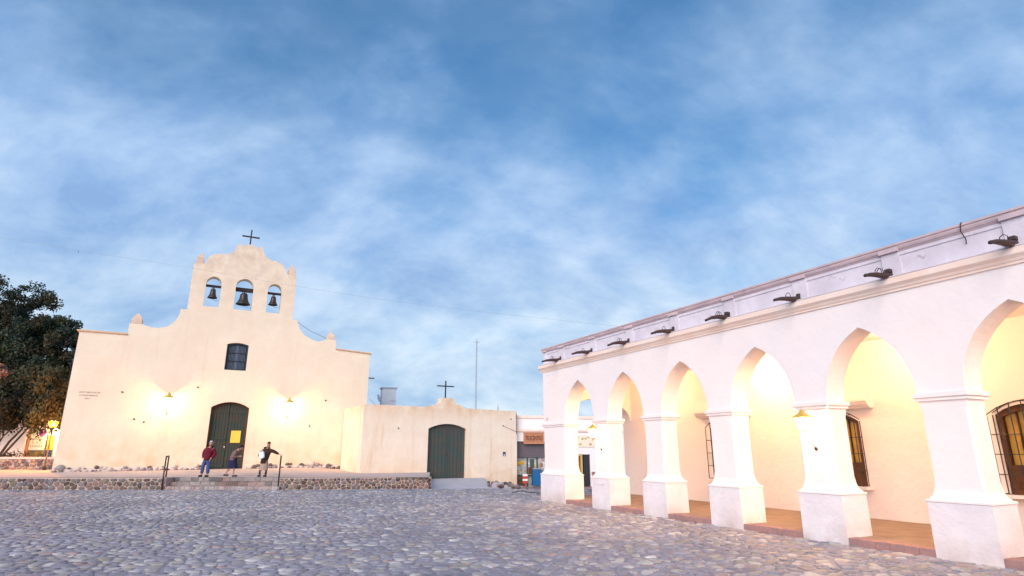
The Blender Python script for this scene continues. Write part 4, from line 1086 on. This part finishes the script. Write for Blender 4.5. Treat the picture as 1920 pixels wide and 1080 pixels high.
def head_parts(o, c, face, hair_m, r=.098, cover='short'):
    """hair cap, eyes, nose ridge and mouth on a head centred at c that looks along face"""
    f = Vector(face).normalized(); sdv = Vector((0, 0, 1)).cross(f).normalized(); upv = f.cross(sdv); c = Vector(c)
    bm = bmesh.new(); bmesh.ops.create_uvsphere(bm, u_segments=16, v_segments=12, radius=1)
    kill = []
    for v in bm.verts:
        p = v.co.copy(); w_ = sdv * p.x * r * .93 + f * p.y * r * 1.06 + upv * p.z * r * 1.2
        n_ = 1 + .07 * noise.noise(p * 3)
        v.co = c - f * .012 + upv * .018 + w_ * n_ * 1.06
        lim = -.05 if cover == 'short' else -.75
        if (p.y > .45 and p.z < .42) or p.z < lim or (p.y > .1 and p.z < .0): kill.append(v)
    bmesh.ops.delete(bm, geom=kill, context='VERTS'); fin('hair', bm, hair_m, o, True)
    for s in (-1, 1):
        bm = bmesh.new(); bmesh.ops.create_uvsphere(bm, u_segments=8, v_segments=6, radius=.011); fin('eye', bm, mat('eye_dark', (.03, .02, .02), .3), o, True, tuple(c + f * r * .86 + sdv * s * .032 + upv * .005))
    bm = bmesh.new(); tube(bm, [c + f * r * .9 + upv * .012, c + f * (r * 1.12) - upv * .025, c + f * r * .92 - upv * .03], [.009, .015, .012], 6); fin('nose', bm, MATS['skin_tone'], o, True)
    bm = bmesh.new(); tube(bm, [c + f * r * .84 - sdv * .022 - upv * .055, c + f * r * .9 - upv * .056, c + f * r * .84 + sdv * .022 - upv * .055], .005, 5); fin('mouth', bm, mat('lips', (.30, .12, .10), .5), o, True)
mat('skin_tone', (.42, .24, .17), .6)
MS = MATS['skin_tone']
def hand(tag_, w_, dirv, side, curl=.5):
    """palm, four unequal fingers and a thumb rooted at wrist w_"""
    d = Vector(dirv).normalized(); s = Vector(side).normalized(); n = d.cross(s).normalized(); w_ = Vector(w_)
    out = [[('w' + tag_, tuple(w_), .026), ('p' + tag_, tuple(w_ + d * .06), .034, .02)]]
    for k, (off, ln) in enumerate(((-.027, .066), (-.009, .076), (.009, .072), (.026, .058))):
        b = w_ + d * .085 + s * off
        out.append([('p' + tag_, None, 0), ('f%d' % k + tag_, tuple(b), .0095), ('g%d' % k + tag_, tuple(b + d * ln * .5 + n * ln * .2 * curl), .0085), ('h%d' % k + tag_, tuple(b + d * ln * .8 + n * ln * .7 * curl), .0075)])
    out.append([('w' + tag_, None, 0), ('t' + tag_, tuple(w_ + d * .035 - s * .035), .012), ('u' + tag_, tuple(w_ + d * .065 - s * .055 + n * .015), .010)])
    return out
def person(x, y, rz, label):
    return empty('person', (x, y, platz(x, y)), rz, label, 'person')
jk = lambda n, c: mat(n, c, .9, .25, 9, None, .5, 40)
# 1: maroon jacket, jeans, grey hair; hands in the jacket pockets
o = person(-14.35, 28.75, 0, 'grey haired person in a maroon jacket and blue jeans above the stone steps')
hd = (.13, -.05, 1.50)
body = [[('pel', (.02, 0, .88), .13, .10), ('ch', (.05, 0, 1.18), .15, .11), ('nk0', (.09, -.01, 1.33), .08), ('nk', (.11, -.03, 1.39), .052), ('hd0', (.125, -.05, 1.45), .078), ('hd1', (.13, -.05, 1.52), .09), ('hd2', (.13, -.04, 1.57), .07)],
        [('pel', 0, 0), ('hl', (-.09, 0, .82), .09), ('kl', (-.13, -.02, .46), .06), ('al', (-.17, 0, .08), .042), ('tl', (-.18, -.13, .035), .04, .03)],
        [('pel', 0, 0), ('hr', (.11, 0, .82), .09), ('kr', (.12, -.03, .46), .06), ('ar', (.11, 0, .08), .042), ('tr', (.13, -.13, .035), .04, .03)],
        [('ch', 0, 0), ('sl', (-.12, 0, 1.27), .07), ('el', (-.20, .06, 1.02), .05), ('wL', (-.13, -.06, .84), .03)],
        [('ch', 0, 0), ('sr', (.24, 0, 1.27), .07), ('er', (.33, .06, 1.02), .05), ('wR', (.23, -.06, .84), .03)]]
body += hand('L', (-.13, -.06, .84), (.6, -.1, -.6), (0, .3, -1)); body += hand('R', (.23, -.06, .84), (-.6, -.1, -.6), (0, .3, -1))
skin('body', body, MS, o)
skin('trousers', [[('a', (.02, .01, .93), .155, .125), ('b', (.01, .01, .84), .155, .125), ('c', (-.10, 0, .70), .105), ('d', (-.13, -.02, .44), .082), ('e', (-.165, 0, .12), .075)], [('b', 0, 0), ('c2', (.11, 0, .70), .105), ('d2', (.12, -.03, .44), .082), ('e2', (.11, 0, .12), .075)]], jk('blue_denim', (.06, .09, .24)), o)
skin('jacket', [[('a', (.02, -.01, .72), .165, .14), ('b', (.03, -.01, .95), .18, .145), ('c', (.05, 0, 1.18), .20, .145), ('d', (.08, -.01, 1.33), .12, .10), ('e', (.105, -.03, 1.42), .078)],
                [('c', 0, 0), ('s', (-.13, 0, 1.26), .085), ('el', (-.20, .06, 1.02), .075), ('w', (-.13, -.06, .83), .065)], [('c', 0, 0), ('s2', (.24, 0, 1.26), .085), ('e2', (.33, .06, 1.02), .075), ('w2', (.23, -.06, .83), .065)]], jk('maroon_fabric', (.15, .010, .028)), o, root=1)
head_parts(o, hd, (.45, -1, -.25), jk('grey_hair', (.50, .47, .46)))
for x, y_ in ((-.175, -.04), (.115, -.04)):
    bm = bmesh.new(); box(bm, x - .05, x + .05, y_ - .15, y_ + .10, 0, .085, .025); fin('shoe', bm, jk('dark_leather', (.02, .02, .03)), o, True)
# 2: stooped, walking to the right, brown cardigan and navy skirt
o = person(-13.22, 28.95, 0, 'stooped woman in a grey brown shawl and navy skirt walking past the church door')
hd = (.36, -.06, 1.29)
body = [[('pel', (0, 0, .84), .13, .11), ('ch', (.12, 0, 1.10), .13, .11), ('nk0', (.22, -.01, 1.23), .08), ('nk', (.28, -.03, 1.26), .052), ('hd0', (.34, -.05, 1.27), .075), ('hd1', (.37, -.06, 1.30), .085), ('hd2', (.38, -.06, 1.345), .068)],
        [('pel', 0, 0), ('hl', (-.04, .07, .76), .09), ('kl', (-.12, .07, .42), .052), ('al', (-.30, .07, .12), .032), ('tl', (-.22, .06, .05), .032, .024)],
        [('pel', 0, 0), ('hr', (.05, -.07, .76), .09), ('kr', (.14, -.07, .42), .052), ('ar', (.13, -.07, .08), .034), ('tr', (.26, -.07, .035), .032, .024)],
        [('ch', 0, 0), ('sl', (.15, .13, 1.13), .06), ('el', (.12, .18, .90), .045), ('wL', (.30, .07, .88), .028)],
        [('ch', 0, 0), ('sr', (.15, -.15, 1.13), .06), ('er', (.10, -.20, .88), .045), ('wR', (.29, -.13, .92), .028)]]
body += hand('L', (.30, .07, .88), (1, -.3, .1), (0, 1, .2), .9); body += hand('R', (.29, -.13, .92), (1, .5, .1), (0, .2, 1), .9)
skin('body', body, MS, o)
bm = bmesh.new(); rg = []
for z, rx, ry, cx in ((.96, .15, .12, .02), (.84, .18, .15, .0), (.6, .21, .17, .0), (.38, .25, .20, .02)):
    rg.append([bm.verts.new((cx + rx * math.cos(a) * (1 + .05 * math.sin(a * 7) * (.96 - z)), ry * math.sin(a) * (1 + .09 * math.sin(a * 7) * (.96 - z)), z + (.01 * math.sin(a * 5)))) for a in [2 * math.pi * k / 28 for k in range(28)]])
for r0, r1 in zip(rg, rg[1:]):
    for k in range(28): bm.faces.new((r0[k], r0[(k + 1) % 28], r1[(k + 1) % 28], r1[k]))
fin('skirt', bm, jk('navy_fabric', (.022, .020, .065)), o, True)
skin('cardigan', [[('a', (-.01, 0, .72), .165, .14), ('b', (.02, 0, .90), .17, .145), ('c', (.11, 0, 1.12), .175, .14), ('d', (.22, -.01, 1.26), .12)],
                [('c', 0, 0), ('s', (.15, .13, 1.13), .08), ('el', (.12, .18, .90), .065), ('w', (.28, .08, .88), .048)], [('c', 0, 0), ('s2', (.15, -.15, 1.13), .08), ('e2', (.10, -.20, .88), .065), ('w2', (.27, -.135, .915), .048)]], jk('taupe_wool', (.20, .125, .12)), o, root=1)
head_parts(o, (.36, -.055, 1.30), (1, -.25, -.55), jk('black_hair', (.02, .014, .014)), cover='long')
for x, y_, z in ((-.27, .07, .03), (.20, -.07, 0)):
    bm = bmesh.new(); box(bm, x - .12, x + .12, y_ - .045, y_ + .045, z, z + .07, .025); fin('shoe', bm, jk('dark_leather', (.02, .02, .03)), o, True)
# 3: brown coat, beige skirt, white bag, hand on the rail
o = person(-11.71, 28.9, 0, 'woman in a brown coat and beige skirt reaching for the right handrail')
hd = (.17, -.07, 1.44)
hx = -10.93 + 11.71; hz = 1.49 - platz(-11.71, 28.9)
body = [[('pel', (.02, 0, .84), .13, .10), ('ch', (.06, 0, 1.14), .15, .11), ('nk0', (.11, -.01, 1.28), .08), ('nk', (.14, -.04, 1.33), .052), ('hd0', (.165, -.07, 1.385), .075), ('hd1', (.175, -.08, 1.45), .086), ('hd2', (.175, -.07, 1.50), .068)],
        [('pel', 0, 0), ('hl', (-.08, 0, .76), .09), ('kl', (-.11, -.01, .42), .055), ('al', (-.14, 0, .08), .036), ('tl', (-.15, -.13, .035), .034, .026)],
        [('pel', 0, 0), ('hr', (.11, 0, .76), .09), ('kr', (.12, -.02, .42), .055), ('ar', (.13, 0, .08), .036), ('tr', (.16, -.13, .035), .034, .026)],
        [('ch', 0, 0), ('sl', (-.12, 0, 1.21), .065), ('el', (-.24, -.02, .96), .048), ('wL', (-.10, -.20, .92), .03)],
        [('ch', 0, 0), ('sr', (.25, 0, 1.22), .065), ('er', (.46, .0, 1.12), .046), ('wR', (hx - .09, 0, hz + .045), .028)]]
body += hand('L', (-.10, -.20, .92), (.6, -.2, -.4), (.3, 0, 1), .5); body += hand('R', (hx - .09, 0, hz + .045), (1, 0, -.28), (0, -1, 0), -.6)
skin('body', body, MS, o)
bm = bmesh.new(); rg = []
for z, rx, ry in ((.8, .165, .13), (.6, .185, .15), (.30, .20, .165)):
    rg.append([bm.verts.new((.01 + rx * math.cos(a), ry * math.sin(a) * (1 + .07 * math.sin(a * 8) * (.9 - z)), z)) for a in [2 * math.pi * k / 28 for k in range(28)]])
for r0, r1 in zip(rg, rg[1:]):
    for k in range(28): bm.faces.new((r0[k], r0[(k + 1) % 28], r1[(k + 1) % 28], r1[k]))
fin('skirt', bm, jk('beige_fabric', (.42, .31, .25)), o, True)
skin('coat', [[('a', (-.01, -.01, .56), .19, .16), ('b', (.02, -.01, .84), .185, .15), ('c', (.06, 0, 1.12), .195, .145), ('d', (.10, -.01, 1.28), .12, .10), ('e', (.13, -.03, 1.36), .074)],
                [('c', 0, 0), ('s', (-.12, 0, 1.20), .085), ('el', (-.24, -.02, .96), .07), ('w', (-.12, -.18, .925), .052)], [('c', 0, 0), ('s2', (.25, 0, 1.21), .08), ('e2', (.46, 0, 1.12), .062), ('w2', (hx - .12, 0, hz + .052), .045)]], jk('brown_coat_wool', (.055, .026, .018)), o, root=1)
head_parts(o, (.173, -.075, 1.45), (.55, -1, -.45), jk('black_hair', (.02, .014, .014)))
for x in (-.145, .135):
    bm = bmesh.new(); tube(bm, [(x, 0, .06), (x, 0, .32)], [.045, .055], 10); box(bm, x - .045, x + .045, -.19, .06, 0, .08, .025); fin('boot', bm, jk('dark_leather', (.02, .02, .03)), o, True)
bg_ = empty('white_bag', (-11.71 - .03, 28.9 - .27, platz(-11.7, 28.9) + .86), 0, 'crumpled white bag held under the arm of the woman in brown', 'bag')
bm = bmesh.new(); bmesh.ops.create_uvsphere(bm, u_segments=18, v_segments=12, radius=1)
for v in bm.verts:
    p_ = v.co.copy(); k = 1 + .14 * noise.noise(p_ * 2.2); q5 = (abs(p_.x) ** 4 + abs(p_.z) ** 4) ** .25 or 1; k /= max(q5, .55); v.co = Vector((p_.x * .115 * k + p_.z * -.045, p_.y * .06, p_.z * .15 * k + .12 + p_.x * .03))
fin('bag_body', bm, mat('white_plastic', (.80, .84, .92), .45, .05, 6), bg_, True)
bm = bmesh.new(); tube(bm, [(-.03, 0, .28), (-.02, -.01, .35), (.03, 0, .30)], .010, 6); fin('bag_handle', bm, mat('white_plastic', (.8, .84, .92)), bg_, True)

# litter of a cable end on the paving near the arcade corner
lc = empty('loose_cable', (.35, 25.0, .045), 0, 'short dark loop of cable lying on the paving by the arcade corner', 'cable')
bm = bmesh.new(); tube(bm, [(-.35, .5, 0), (-.1, .75, .03), (.15, .6, .05), (.3, .2, .03), (.55, .1, .02), (.75, -.1, .01)], .018, 6); fin('loop', bm, M_iron, lc, True)
